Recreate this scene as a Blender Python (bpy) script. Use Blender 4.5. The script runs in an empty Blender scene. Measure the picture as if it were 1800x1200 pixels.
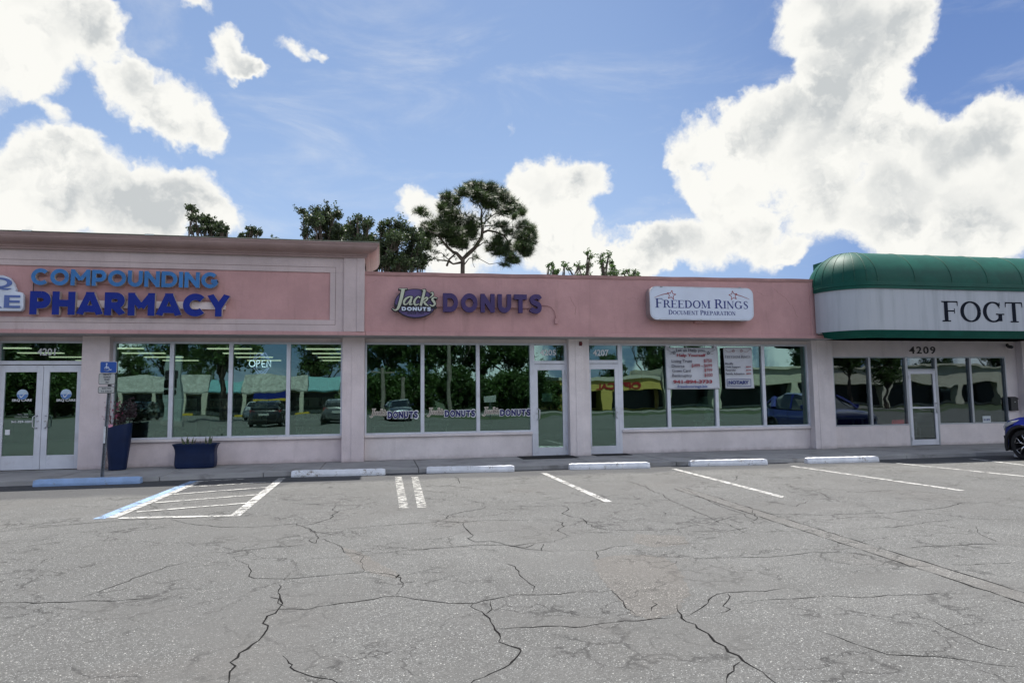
import bpy, bmesh, math, random
from mathutils import Vector, Matrix, noise
random.seed(7)
R = math.radians
scene = bpy.context.scene
COL = scene.collection

# ---------------------------------------------------------------- camera
FPX = 1188.803                                   # focal length in photo pixels (photo 1800 x 1200)
YAW, PITCH, ROLL = R(11.0122), R(4.8366), R(-0.6364)
CAMP = Vector((0, -15.792, 1.3566))
_fw = Vector((math.sin(YAW), math.cos(YAW), 0)); _rt = Vector((math.cos(YAW), -math.sin(YAW), 0)); _up = Vector((0, 0, 1))
_f2 = _fw*math.cos(PITCH) + _up*math.sin(PITCH); _u2 = _up*math.cos(PITCH) - _fw*math.sin(PITCH)
_r3 = _rt*math.cos(ROLL) + _u2*math.sin(ROLL);   _u3 = _u2*math.cos(ROLL) - _rt*math.sin(ROLL)
cd = bpy.data.cameras.new('camera'); cam = bpy.data.objects.new('camera', cd); COL.objects.link(cam)
cd.sensor_width = 36; cd.lens = FPX/1800*36; cd.clip_start = .1; cd.clip_end = 3000
m = Matrix((_r3, _u3, -_f2)).transposed().to_4x4(); m.translation = CAMP; cam.matrix_world = m
scene.camera = cam
def ray(px, py): return _f2 + _r3*((px-900)/FPX) + _u3*((600-py)/FPX)
def AY(px, py, y=0.0):                           # measured point of the photo on the upright plane Y = y
    d = ray(px, py); return CAMP + d*((y-CAMP.y)/d.y)
def AZ(px, py, z=-.08):                          # ... on the level plane Z = z
    d = ray(px, py); return CAMP + d*((z-CAMP.z)/d.z)
def X0(px, y=602): return AY(px, y, 0).x
def MV(px, py, D):                               # a thing across the lot, measured in its window reflection
    p = AY(px, py, D); return Vector((p.x, -D, p.z))

# ---------------------------------------------------------------- nodes
class NT:
    def __init__(s, nt): s.nt = nt; nt.nodes.clear()
    def n(s, t, **kw):
        nd = s.nt.nodes.new(t)
        for k, v in kw.items():
            if k.startswith('_'): setattr(nd, k[1:], v)
            else:
                key = int(k[1:]) if k[0] == 'i' and k[1:].isdigit() else k.replace('__', ' ')
                if isinstance(v, bpy.types.NodeSocket): s.nt.links.new(v, nd.inputs[key])
                else: nd.inputs[key].default_value = v
        return nd
    def math(s, op, a, b=None, c=None, clamp=False):
        nd = s.nt.nodes.new('ShaderNodeMath'); nd.operation = op; nd.use_clamp = clamp
        for i, v in enumerate((a, b, c)):
            if v is None: continue
            if isinstance(v, bpy.types.NodeSocket): s.nt.links.new(v, nd.inputs[i])
            else: nd.inputs[i].default_value = v
        return nd.outputs[0]
    def vm(s, op, a, b=None, scale=None):
        nd = s.nt.nodes.new('ShaderNodeVectorMath'); nd.operation = op
        for i, v in enumerate((a, b)):
            if v is None: continue
            if isinstance(v, bpy.types.NodeSocket): s.nt.links.new(v, nd.inputs[i])
            else: nd.inputs[i].default_value = v
        if scale is not None:
            if isinstance(scale, bpy.types.NodeSocket): s.nt.links.new(scale, nd.inputs['Scale'])
            else: nd.inputs['Scale'].default_value = scale
        return nd
    def step(s, v, a, b, lo=0., hi=1.):
        nd = s.nt.nodes.new('ShaderNodeMapRange'); nd.interpolation_type = 'SMOOTHSTEP'
        s.nt.links.new(v, nd.inputs[0])
        for i, x in ((1, a), (2, b), (3, lo), (4, hi)): nd.inputs[i].default_value = x
        return nd.outputs[0]
    def noise(s, vec, scale, detail=4, rough=.5, dist=0.):
        nd = s.n('ShaderNodeTexNoise', Scale=scale, Detail=detail, Roughness=rough, Distortion=dist)
        if vec is not None: s.nt.links.new(vec, nd.inputs['Vector'])
        return nd.outputs[0]
    def mix(s, f, a, b, mode='MIX'):
        nd = s.nt.nodes.new('ShaderNodeMix'); nd.data_type = 'RGBA'; nd.blend_type = mode
        for k, v in ((0, f), (6, a), (7, b)):
            if isinstance(v, bpy.types.NodeSocket): s.nt.links.new(v, nd.inputs[k])
            else: nd.inputs[k].default_value = v if k == 0 else (tuple(v)+(1,) if len(v) == 3 else v)
        return nd.outputs[2]

# ---------------------------------------------------------------- world: sky with clouds set out by direction
SUN_DIR = Vector((.06, .37, .93)).normalized()
SUN_EL = math.asin(SUN_DIR.z); SUN_AZ = math.atan2(SUN_DIR.x, SUN_DIR.y)
w = bpy.data.worlds.new('World'); scene.world = w; w.use_nodes = True
t = NT(w.node_tree)
sky = t.n('ShaderNodeTexSky', _sky_type='NISHITA', _sun_disc=False, _sun_elevation=SUN_EL, _sun_rotation=SUN_AZ,
          _air_density=1.0, _dust_density=.6, _ozone_density=1.6)
tc = t.n('ShaderNodeTexCoord'); d0 = tc.outputs['Generated']
warp = t.n('ShaderNodeTexNoise', Vector=d0, Scale=9., Detail=5., Roughness=.62)
wv = t.vm('SCALE', t.vm('SUBTRACT', warp.outputs['Color'], (.5, .5, .5)).outputs[0], scale=.10).outputs[0]
dw = t.vm('ADD', d0, wv).outputs[0]
BLOBS = [(40,60,95),(130,40,85),(60,120,60),(180,55,45),(0,20,80),(215,130,45),(250,170,58),(310,190,58),(290,225,45),(365,232,38),
 (110,190,26),(60,265,60),(130,255,48),(20,330,90),(120,310,80),(200,340,80),(290,350,68),(350,340,52),(60,390,90),(250,400,80),(385,390,45),
 (402,68,32),(422,100,30),(428,128,32),(446,145,24),(372,118,26),(300,14,30),(350,10,28),(326,4,24),(522,98,26),(545,92,26),(566,98,18),
 (730,368,38),(765,385,34),(930,335,34),(985,312,38),(1032,322,42),(970,365,58),(1000,385,48),(915,390,45),(960,430,62),(1045,440,50),(1080,462,32),(820,430,70),
 (895,230,15),(1170,183,13),(1163,365,24),(1110,430,24),
 (1440,15,75),(1550,10,90),(1450,90,62),(1520,100,70),(1590,60,50),(1415,160,58),(1490,180,80),(1560,140,50),(1345,205,50),(1275,232,45),(1212,258,42),(1200,286,30),
 (1300,285,70),(1400,260,90),(1540,230,60),(1600,225,58),(1680,245,58),(1760,212,58),(1800,260,90),(1500,330,115),(1640,340,115),(1760,390,110),
 (1300,370,66),(1250,430,60),(1180,425,42),(1140,445,36),(1340,450,46),(1420,385,70),(1560,430,75),(1690,440,80),(1390,450,26),(1310,400,40),(1200,330,34),(1250,350,40),(1120,470,40),(1900,350,120),
 (-120,120,130),(-100,380,140),(1950,120,90),(1500,-120,120),(80,-100,110)]
fld = None
for bx, by, br in BLOBS:
    c = ray(bx, by).normalized(); e = (ray(bx+br*1.30, by).normalized()-c).length
    v = t.vm('DISTANCE', dw, tuple(c)).outputs['Value']
    s_ = t.step(v, e*1.1, e*.15)
    if br <= 31 and (by < 145 or 175 < by < 235 or bx in (1163, 1110)): s_ = t.math('MULTIPLY', s_, .62 if bx < 460 else .52 if bx < 700 else .40)
    fld = s_ if fld is None else t.math('ADD', fld, s_)
# the rest of the sky, away from the photograph's frame
sx = t.n('ShaderNodeSeparateXYZ', Vector=d0)
back = t.step(t.vm('DOT_PRODUCT', d0, tuple(_f2)).outputs['Value'], .62, .30)
flat = t.vm('DIVIDE', d0, t.n('ShaderNodeCombineXYZ', X=t.math('MAXIMUM', sx.outputs[2], .12), Y=t.math('MAXIMUM', sx.outputs[2], .12), Z=1.).outputs[0]).outputs[0]
bk = t.step(t.noise(flat, .9, 6, .55), .44, .60)
fld = t.math('ADD', fld, t.math('MULTIPLY', t.math('MULTIPLY', bk, back), 1.1))
fine = t.noise(dw, 34., 7, .60)
mid_ = t.noise(dw, 11., 3, .5)
fb = t.noise(dw, 9., 13, .66)
big = t.noise(dw, 6., 5, .5)
den = t.math('ADD', t.math('ADD', t.math('MINIMUM', fld, 1.6), t.math('MULTIPLY', t.math('SUBTRACT', fb, .5), 2.5)), t.math('MULTIPLY', t.math('SUBTRACT', mid_, .5), .7))
gate = t.step(fld, .02, .22)
st_ = t.n('ShaderNodeMapping', Vector=d0, Rotation=(0, R(20), R(15)), Scale=(2.0, 2.0, 7.))
veil = t.math('MULTIPLY', t.step(t.noise(st_.outputs[0], 1.6, 9, .62, .6), .48, .80), .38)
mask = t.math('MULTIPLY', t.step(den, .14, .80), gate)
mask = t.math('MAXIMUM', mask, veil)
mask = t.math('MULTIPLY', mask, t.step(sx.outputs[2], -.02, .03))
haze = t.math('MULTIPLY', t.step(sx.outputs[2], .55, .0), .5)
# the sun stands behind them: rims glow, thick middles and undersides turn grey, in soft billows
up_ = t.vm('ADD', dw, (0, 0, .028)).outputs[0]
relief = t.math('SUBTRACT', t.noise(up_, 11., 3, .5), mid_)
body = t.step(t.math('ADD', fld, t.math('MULTIPLY', t.math('SUBTRACT', mid_, .5), 1.4)), .75, 1.7)
shade = t.math('MULTIPLY', body, t.math('ADD', t.step(t.math('ADD', big, t.math('MULTIPLY', t.math('SUBTRACT', fine, .5), .45)), .40, .66), t.math('MULTIPLY', relief, 2.2)), clamp=True)
ccol = t.mix(shade, (8.75, 8.7, 8.3), (5.3, 5.55, 5.65))
ccol = t.mix(back, ccol, (13.5, 14.0, 15.0))  # clouds out of view made brighter and cooler, as fill for the shaded facade
skyc = t.mix(.30, sky.outputs[0], (3.15, 4.9, 8.8))
skyc = t.mix(haze, skyc, (5.1, 6.5, 8.9))
away = t.step(t.vm('DOT_PRODUCT', d0, tuple(ray(620, 330).normalized())).outputs['Value'], .97, .72)
skyc = t.mix(away, skyc, t.mix(1., skyc, (.56, .64, .80), 'MULTIPLY'))
colr = t.mix(mask, skyc, ccol)
bg = t.n('ShaderNodeBackground', Color=colr, Strength=.066)
out = t.n('ShaderNodeOutputWorld', Surface=bg.outputs[0])
w.cycles.sampling_method = 'MANUAL'; w.cycles.sample_map_resolution = 512

# ---------------------------------------------------------------- sun, exposure
sd = bpy.data.lights.new('sun', 'SUN'); sd.energy = 5.0; sd.angle = R(.6); sd.color = (1, .95, .88)
so = bpy.data.objects.new('sun', sd); COL.objects.link(so); so.rotation_euler = SUN_DIR.to_track_quat('Z', 'Y').to_euler(); so.location = (5, 10, 30)
vs = scene.view_settings; vs.view_transform = 'Standard'; vs.look = 'None'; vs.exposure = 0.75; vs.gamma = 1; vs.use_curve_mapping = False
scene.cycles.max_bounces = 8; scene.cycles.transparent_max_bounces = 12; scene.cycles.caustics_reflective = False; scene.cycles.caustics_refractive = False
scene.cycles.sample_clamp_indirect = 6

# ---------------------------------------------------------------- materials
MATS = {}
def pmat(name, col, rough=.7, var=.12, vscale=3., bump=0., bscale=60., metal=0., spec=.5, coat=0., dirt=None, obj=True):
    if name in MATS: return MATS[name]
    mt = bpy.data.materials.new(name); mt.use_nodes = True; n = NT(mt.node_tree); MATS[name] = mt
    tcn = n.n('ShaderNodeTexCoord'); g = n.n('ShaderNodeNewGeometry'); v = tcn.outputs['Object'] if obj else g.outputs['Position']
    f = n.step(n.noise(v, vscale, 6, .6), .3, .7)
    dk = tuple(c*(1-var) for c in col); lt = tuple(min(1, c*(1+var)) for c in col)
    c = n.mix(f, dk, lt)
    if dirt:                                       # (colour, scale, amount): blotches with a shape of their own
        c = n.mix(n.math('MULTIPLY', n.step(n.noise(v, dirt[1], 7, .65), .52, .7), dirt[2]), c, dirt[0])
    b = n.n('ShaderNodeBsdfPrincipled', Base__Color=c, Roughness=rough, Metallic=metal)
    b.inputs['Specular IOR Level'].default_value = spec
    if coat: b.inputs['Coat Weight'].default_value = coat; b.inputs['Coat Roughness'].default_value = .05
    if bump:
        bp = n.n('ShaderNodeBump', Strength=bump, Distance=.01, Height=n.noise(v, bscale, 5, .6)); n.nt.links.new(bp.outputs[0], b.inputs['Normal'])
    n.n('ShaderNodeOutputMaterial', Surface=b.outputs[0]); return mt

def stucco(name, col, stain=(.2, .17, .16), amt=.22, rough=.9):
    mt = bpy.data.materials.new(name); mt.use_nodes = True; n = NT(mt.node_tree); MATS[name] = mt
    v = n.n('ShaderNodeNewGeometry').outputs['Position']
    f = n.noise(v, 1.3, 7, .62); f2 = n.noise(v, 34., 4, .7)
    c = n.mix(n.step(f, .32, .7), tuple(x*.9 for x in col), tuple(x*1.07 for x in col))
    c = n.mix(n.math('MULTIPLY', n.step(f2, .45, .8), .22), c, tuple(x*.68 for x in col))
    dz = n.n('ShaderNodeSeparateXYZ', Vector=v).outputs[2]
    c = n.mix(n.math('MULTIPLY', n.step(n.math('ADD', dz, n.math('MULTIPLY', n.noise(v, 4., 5, .7), .22)), .22, .08), .45), c, stain)     # splash-back dirt at the foot
    st = n.n('ShaderNodeMapping', Vector=v, Scale=(3.2, 3.2, .35))      # run-down streaks
    c = n.mix(n.math('MULTIPLY', n.step(n.noise(st.outputs[0], 1.6, 7, .68), .53, .78), amt), c, stain)
    b = n.n('ShaderNodeBsdfPrincipled', Base__Color=c, Roughness=rough); b.inputs['Specular IOR Level'].default_value = .25
    h = n.math('ADD', n.noise(v, 85., 4, .65), n.math('MULTIPLY', n.noise(v, 7., 5, .6), 1.3))
    bp = n.n('ShaderNodeBump', Strength=.55, Distance=.012, Height=h); n.nt.links.new(bp.outputs[0], b.inputs['Normal'])
    n.n('ShaderNodeOutputMaterial', Surface=b.outputs[0]); return mt
PINK = stucco('pink_stucco', (.525, .308, .302), (.27, .17, .15), .42)
BEIGE = stucco('beige_stucco', (.74, .645, .645), (.32, .25, .23), .22)
PARAP = stucco('parapet_stucco', (.56, .465, .46), (.34, .25, .23), .3)
CORN = stucco('cornice_stucco', (.37, .265, .25), (.25, .18, .16), .3)
LWALL = stucco('pale_stucco', (.76, .695, .685), (.3, .25, .24), .2)
SOFF = pmat('soffit_paint', (.42, .40, .40), .85, .08)
FRAME = pmat('white_aluminium', (.66, .68, .74), .38, .06, 2., metal=.15, dirt=((.35, .33, .32), 5., .25))
FRAME2 = pmat('grey_aluminium', (.42, .44, .47), .35, .06, 2., metal=.5)
STEEL = pmat('brushed_steel', (.5, .51, .53), .3, .1, metal=.9)
BLACK = pmat('black_plastic', (.012, .012, .014), .45, .2)
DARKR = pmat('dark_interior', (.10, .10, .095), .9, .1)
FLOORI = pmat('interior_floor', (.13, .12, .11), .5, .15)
RUBBER = pmat('rubber', (.018, .018, .018), .85, .2, bump=.4, bscale=200)

def asphalt(nm='asphalt', k=(1, 1, 1)):
    mt = bpy.data.materials.new(nm); mt.use_nodes = True; n = NT(mt.node_tree); MATS[nm] = mt
    v = n.n('ShaderNodeNewGeometry').outputs['Position']
    big = n.step(n.noise(v, .23, 7, .6), .35, .66); mid = n.step(n.noise(v, 1.5, 6, .65), .32, .7)
    c = n.mix(big, (.160, .157, .150), (.208, .204, .194))
    c = n.mix(n.math('MULTIPLY', mid, .6), c, (.150, .146, .138))
    hue = n.step(n.noise(v, .5, 5, .6), .56, .72); c = n.mix(n.math('MULTIPLY', hue, .35), c, (.175, .156, .140))
    g1 = n.noise(v, 70., 5, .75); c = n.mix(n.step(g1, .44, .66), n.mix(1., c, (.60, .60, .60), 'MULTIPLY'), c)
    vo = n.n('ShaderNodeTexVoronoi', Vector=v, Scale=120., Randomness=1.)
    cs = n.n('ShaderNodeSeparateColor', Color=vo.outputs['Color'])
    near = n.step(vo.outputs['Distance'], .46, .28)
    sp = n.math('MULTIPLY', n.math('MULTIPLY', n.math('GREATER_THAN', cs.outputs[0], .86), near), .8)
    c = n.mix(sp, c, (.44, .44, .425))
    sp2 = n.math('MULTIPLY', n.math('MULTIPLY', n.math('LESS_THAN', cs.outputs[0], .22), near), .75)
    c = n.mix(sp2, c, (.05, .048, .046))
    vo2 = n.n('ShaderNodeTexVoronoi', Vector=v, Scale=60., Randomness=1.)
    cs2 = n.n('ShaderNodeSeparateColor', Color=vo2.outputs['Color'])
    sp3 = n.math('MULTIPLY', n.math('GREATER_THAN', cs2.outputs[1], .955), n.step(vo2.outputs['Distance'], .36, .2))
    c = n.mix(n.math('MULTIPLY', sp3, .8), c, (.56, .54, .5))
    oil = n.step(n.noise(v, .8, 4, .5, .4), .66, .76); c = n.mix(n.math('MULTIPLY', oil, .6), c, (.07, .066, .062))
    wp = n.vm('ADD', v, n.vm('SCALE', n.vm('SUBTRACT', n.n('ShaderNodeTexNoise', Vector=v, Scale=2.2, Detail=6., Roughness=.6).outputs['Color'], (.5, .5, .5)).outputs[0], scale=.75).outputs[0]).outputs[0]
    for sc_, wd_, th, am in ((.62, .013, .40, .8), (2.3, .026, .50, .7)):
        ve = n.n('ShaderNodeTexVoronoi', Vector=wp, Scale=sc_, _feature='DISTANCE_TO_EDGE')
        ln = n.step(ve.outputs['Distance'], wd_*sc_, .0)
        c = n.mix(n.math('MULTIPLY', n.math('MULTIPLY', ln, n.step(n.noise(v, .55+sc_*.2, 4, .6), th, th+.10)), am), c, (.03, .029, .028))
    pat = n.step(n.noise(v, .5, 5, .55, .8), .50, .60); c = n.mix(n.math('MULTIPLY', pat, .5), c, (.118, .114, .108))
    # a darker strip that runs along the kerb, wider on the pharmacy side
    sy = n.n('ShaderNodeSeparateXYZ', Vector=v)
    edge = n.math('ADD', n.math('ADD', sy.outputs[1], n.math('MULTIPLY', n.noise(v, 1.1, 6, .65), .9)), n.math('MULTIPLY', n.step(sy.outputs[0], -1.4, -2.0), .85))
    kerb_strip = n.step(edge, -3.05, -2.6); c = n.mix(n.math('MULTIPLY', kerb_strip, .8), c, (.062, .062, .065))
    c = n.mix(1., c, k, 'MULTIPLY')
    b = n.n('ShaderNodeBsdfPrincipled', Base__Color=c, Roughness=.85); b.inputs['Specular IOR Level'].default_value = .3
    bp = n.n('ShaderNodeBump', Strength=.9, Distance=.008, Height=n.math('ADD', g1, n.math('MULTIPLY', vo.outputs['Distance'], -.7)))
    n.nt.links.new(bp.outputs[0], b.inputs['Normal'])
    n.n('ShaderNodeOutputMaterial', Surface=b.outputs[0]); return mt
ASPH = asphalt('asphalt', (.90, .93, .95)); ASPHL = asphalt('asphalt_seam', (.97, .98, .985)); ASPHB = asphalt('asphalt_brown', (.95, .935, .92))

def worn(name, col, under=None, thr=.5, scale=9., soft=.06):
    """paint worn through in flakes; without «under» the flakes are holes"""
    mt = bpy.data.materials.new(name); mt.use_nodes = True; n = NT(mt.node_tree); MATS[name] = mt
    v = n.n('ShaderNodeNewGeometry').outputs['Position']
    k = n.math('ADD', n.math('MULTIPLY', n.noise(v, scale, 8, .75), .7), n.math('MULTIPLY', n.noise(v, 70., 3, .7), .3))
    f = n.step(k, thr, thr+soft)
    c = n.mix(n.step(n.noise(v, 4., 5, .6), .3, .7), tuple(x*.8 for x in col), col)
    if under: c = n.mix(f, c, under)
    b = n.n('ShaderNodeBsdfPrincipled', Base__Color=c, Roughness=.8)
    bp = n.n('ShaderNodeBump', Strength=.4, Distance=.006, Height=n.math('SUBTRACT', n.noise(v, 60., 4, .7), n.math('MULTIPLY', f, .5)))
    n.nt.links.new(bp.outputs[0], b.inputs['Normal'])
    sh = b.outputs[0]
    if not under:
        tr = n.n('ShaderNodeBsdfTransparent'); ms = n.n('ShaderNodeMixShader', i0=f, i1=sh, i2=tr.outputs[0]); sh = ms.outputs[0]
    n.n('ShaderNodeOutputMaterial', Surface=sh); return mt
LINE = worn('road_paint_white', (.47, .47, .45), None, .475, 9., .10)
LINEF = worn('road_paint_faded', (.36, .36, .34), None, .445, 10., .13)
LINEB = worn('road_paint_blue', (.22, .33, .50), None, .51, 9., .08)
STOPW = worn('wheel_stop_white', (.80, .82, .85), (.27, .24, .2), .565, 5., .025)
STOPB = worn('wheel_stop_blue', (.30, .44, .68), (.24, .22, .2), .575, 5., .025)

def glass(name, tint, refl, fac, wob=.006):
    mt = bpy.data.materials.new(name); mt.use_nodes = True; n = NT(mt.node_tree); MATS[name] = mt
    v = n.n('ShaderNodeNewGeometry').outputs['Position']
    bp = n.n('ShaderNodeBump', Strength=1., Distance=wob, Height=n.noise(v, .9, 2, .4))
    tr = n.n('ShaderNodeBsdfTransparent', Color=(*tint, 1)); gl = n.n('ShaderNodeBsdfGlossy', Color=(*refl, 1), Roughness=.0, Normal=bp.outputs[0])
    fr = n.n('ShaderNodeFresnel', IOR=1.5); f = n.math('ADD', n.math('MULTIPLY', fr.outputs[0], .6), fac, clamp=True)
    ms = n.n('ShaderNodeMixShader', i0=f, i1=tr.outputs[0], i2=gl.outputs[0])
    n.n('ShaderNodeOutputMaterial', Surface=ms.outputs[0]); return mt
GL_TEAL = glass('teal_glass', (.56, .70, .64), (.52, .72, .67), .205, .0032)
GL_DARK = glass('clear_grey_glass', (.52, .58, .60), (.55, .62, .64), .13, .0045)
def emit(name, col, st):
    mt = bpy.data.materials.new(name); mt.use_nodes = True; n = NT(mt.node_tree); MATS[name] = mt
    e = n.n('ShaderNodeEmission', Color=(*col, 1), Strength=st); n.n('ShaderNodeOutputMaterial', Surface=e.outputs[0]); mt.cycles.emission_sampling = 'NONE'; return mt

# ---------------------------------------------------------------- mesh helpers
class MB:
    def __init__(s): s.v = []; s.f = []; s.mi = []; s.cur = 0
    def add(s, vs, fs):
        o = len(s.v); s.v += [tuple(p) for p in vs]; s.f += [tuple(i+o for i in f) for f in fs]; s.mi += [s.cur]*len(fs); return s
    def box(s, x0, x1, y0, y1, z0, z1):
        return s.add([(x0,y0,z0),(x1,y0,z0),(x1,y1,z0),(x0,y1,z0),(x0,y0,z1),(x1,y0,z1),(x1,y1,z1),(x0,y1,z1)],
                     [(0,3,2,1),(4,5,6,7),(0,1,5,4),(1,2,6,5),(2,3,7,6),(3,0,4,7)])
    def loft(s, rings, cap=True, closed=True):
        n = len(rings[0]); vs = [p for r in rings for p in r]; fs = []
        for i in range(len(rings)-1):
            for j in range(n if closed else n-1):
                k = (j+1) % n; fs.append((i*n+j, i*n+k, (i+1)*n+k, (i+1)*n+j))
        if cap: fs.append(tuple(range(n-1, -1, -1))); fs.append(tuple((len(rings)-1)*n+j for j in range(n)))
        return s.add(vs, fs)
    def tube(s, pts, rad, k=8, cap=True):
        pts = [Vector(p) for p in pts]; rs = rad if isinstance(rad, (list, tuple)) else [rad]*len(pts); rings = []
        prev = None
        for i, p in enumerate(pts):
            a = pts[max(i-1, 0)]; b = pts[min(i+1, len(pts)-1)]; d = (b-a).normalized()
            if prev is None: prev = d.orthogonal().normalized()
            u = (prev - d*prev.dot(d)); u = u.normalized() if u.length > 1e-5 else d.orthogonal().normalized(); prev = u; w_ = d.cross(u)
            rings.append([p + (u*math.cos(2*math.pi*j/k) + w_*math.sin(2*math.pi*j/k))*rs[i] for j in range(k)])
        return s.loft(rings, cap)
    def lathe(s, c, prof, k=24, axis='z'):
        rings = []
        for r_, h in prof:
            rings.append([(c[0]+r_*math.cos(2*math.pi*j/k), c[1]+r_*math.sin(2*math.pi*j/k), c[2]+h) if axis == 'z' else
                          (c[0]+h, c[1]+r_*math.cos(2*math.pi*j/k), c[2]+r_*math.sin(2*math.pi*j/k)) for j in range(k)])
        return s.loft(rings)
    def prism(s, pts, y0, y1):                      # outline in X,Z pushed along Y
        n = len(pts); vs = [(x, y0, z) for x, z in pts] + [(x, y1, z) for x, z in pts]
        return s.add(vs, [tuple(range(n)), tuple(range(2*n-1, n-1, -1))] + [((i+1) % n, i, n+i, n+(i+1) % n) for i in range(n)])
    def build(s, name, mats, parent=None, bevel=0., smooth=False, label=None, fix=True):
        me = bpy.data.meshes.new(name); me.from_pydata(s.v, [], s.f)
        for mt in (mats if isinstance(mats, (list, tuple)) else [mats]): me.materials.append(mt)
        me.polygons.foreach_set('material_index', s.mi)
        if smooth: me.polygons.foreach_set('use_smooth', [True]*len(s.f))
        if fix:
            bm = bmesh.new(); bm.from_mesh(me); bmesh.ops.recalc_face_normals(bm, faces=bm.faces); bm.to_mesh(me); bm.free()
        o = bpy.data.objects.new(name, me); COL.objects.link(o)
        if parent: sub(parent, o)
        if bevel:
            b = o.modifiers.new('bevel', 'BEVEL'); b.width = bevel; b.segments = 2; b.limit_method = 'ANGLE'; b.angle_limit = R(40)
        if label: o['label'] = label
        return o
def build_each(mb, name, mats, parent, bevel=0.):
    """one part for every separate piece"""
    root = list(range(len(mb.v)))
    def find(i):
        while root[i] != i: root[i] = root[root[i]]; i = root[i]
        return i
    for f in mb.f:
        for q in f[1:]: root[find(q)] = find(f[0])
    groups = {}
    for k, f in enumerate(mb.f): groups.setdefault(find(f[0]), []).append(f)
    for fs in groups.values():
        ids = sorted({i for f in fs for i in f}); mp = {i: n for n, i in enumerate(ids)}
        MB().add([mb.v[i] for i in ids], [tuple(mp[i] for i in f) for f in fs]).build(name, mats, parent, bevel=bevel)
def sub(parent, child):                             # child of a part that itself has a parent: keep its place
    child.parent = parent; child.matrix_parent_inverse = (world(parent)).inverted(); return child
def world(o):
    mtx = Matrix.LocRotScale(o.location, o.rotation_euler, o.scale)
    return (world(o.parent) @ o.matrix_parent_inverse @ mtx) if o.parent else mtx
def thing(name, label, cat, loc=(0, 0, 0), rz=0, group=None):
    o = bpy.data.objects.new(name, None); COL.objects.link(o); o.location = loc; o.rotation_euler = (0, 0, rz); o.empty_display_size = .2
    o['label'] = label; o['category'] = cat
    if group: o['group'] = group
    return o
def tag(o, label, cat, group=None, kind=None):
    if label: o['label'] = label
    if cat: o['category'] = cat
    if group: o['group'] = group
    if kind: o['kind'] = kind
    return o
def struct(o, kind='structure'): o['kind'] = kind; return o
def kids(o): return [c for c in bpy.data.objects if c.parent == o]
def dup(o, loc=None, rz=None, label=None, parent=None):
    c = o.copy(); COL.objects.link(c)
    if parent: c.parent = parent
    if loc is not None: c.location = loc
    if rz is not None: c.rotation_euler = (0, 0, rz)
    if label: c['label'] = label
    if parent: c.matrix_parent_inverse = o.matrix_parent_inverse.copy()
    for k in kids(o): dup(k, parent=c)
    return c

# ---------------------------------------------------------------- lettering
def text_bm(s, bold=0., extr=.0, spacing=1., res=4):
    cu = bpy.data.curves.new('t', 'FONT'); cu.body = s; cu.size = 1; cu.offset = bold; cu.extrude = extr; cu.resolution_u = res; cu.space_character = spacing
    o = bpy.data.objects.new('t', cu); COL.objects.link(o)
    me = bpy.data.meshes.new_from_object(o.evaluated_get(bpy.context.evaluated_depsgraph_get()))
    bm = bmesh.new(); bm.from_mesh(me); bpy.data.objects.remove(o); bpy.data.curves.remove(cu); bpy.data.meshes.remove(me)
    bmesh.ops.remove_doubles(bm, verts=bm.verts, dist=1e-5)
    return bm
def fit_bm(bm, x0, x1, z0, z1, yf, yb, slant=0.):
    xs = [v.co.x for v in bm.verts]; ys = [v.co.y for v in bm.verts]; zs = [v.co.z for v in bm.verts]
    ax, bx, ay, by, az, bz = min(xs), max(xs), min(ys), max(ys), min(zs), max(zs)
    for v in bm.verts:
        zz = z0+(v.co.y-ay)/(by-ay)*(z1-z0)
        v.co = Vector((x0+(v.co.x-ax)/(bx-ax)*(x1-x0)+slant*(zz-z0), yf+(bz-v.co.z)/(bz-az)*(yb-yf) if bz-az > 1e-6 else yf, zz))
    return bm
def bm_obj(bm, name, mats, parent=None, side=True):
    for f in bm.faces: f.material_index = 1 if side and len(mats) > 1 and abs(f.normal.y) < .5 else 0
    me = bpy.data.meshes.new(name); bm.to_mesh(me); bm.free()
    for m_ in mats: me.materials.append(m_)
    o = bpy.data.objects.new(name, me); COL.objects.link(o)
    if parent: sub(parent, o)
    return o
def text(s, name, x0, x1, z0, z1, yf, mats, parent=None, depth=.004, bold=0., spacing=1., slant=0.):
    if not isinstance(mats, (list, tuple)): mats = [mats]
    bm = text_bm(s, bold, .01 if depth else 0, spacing); fit_bm(bm, x0, x1, z0, z1, yf, yf+depth, slant); bm.normal_update()
    return bm_obj(bm, name, mats, parent)
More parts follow.
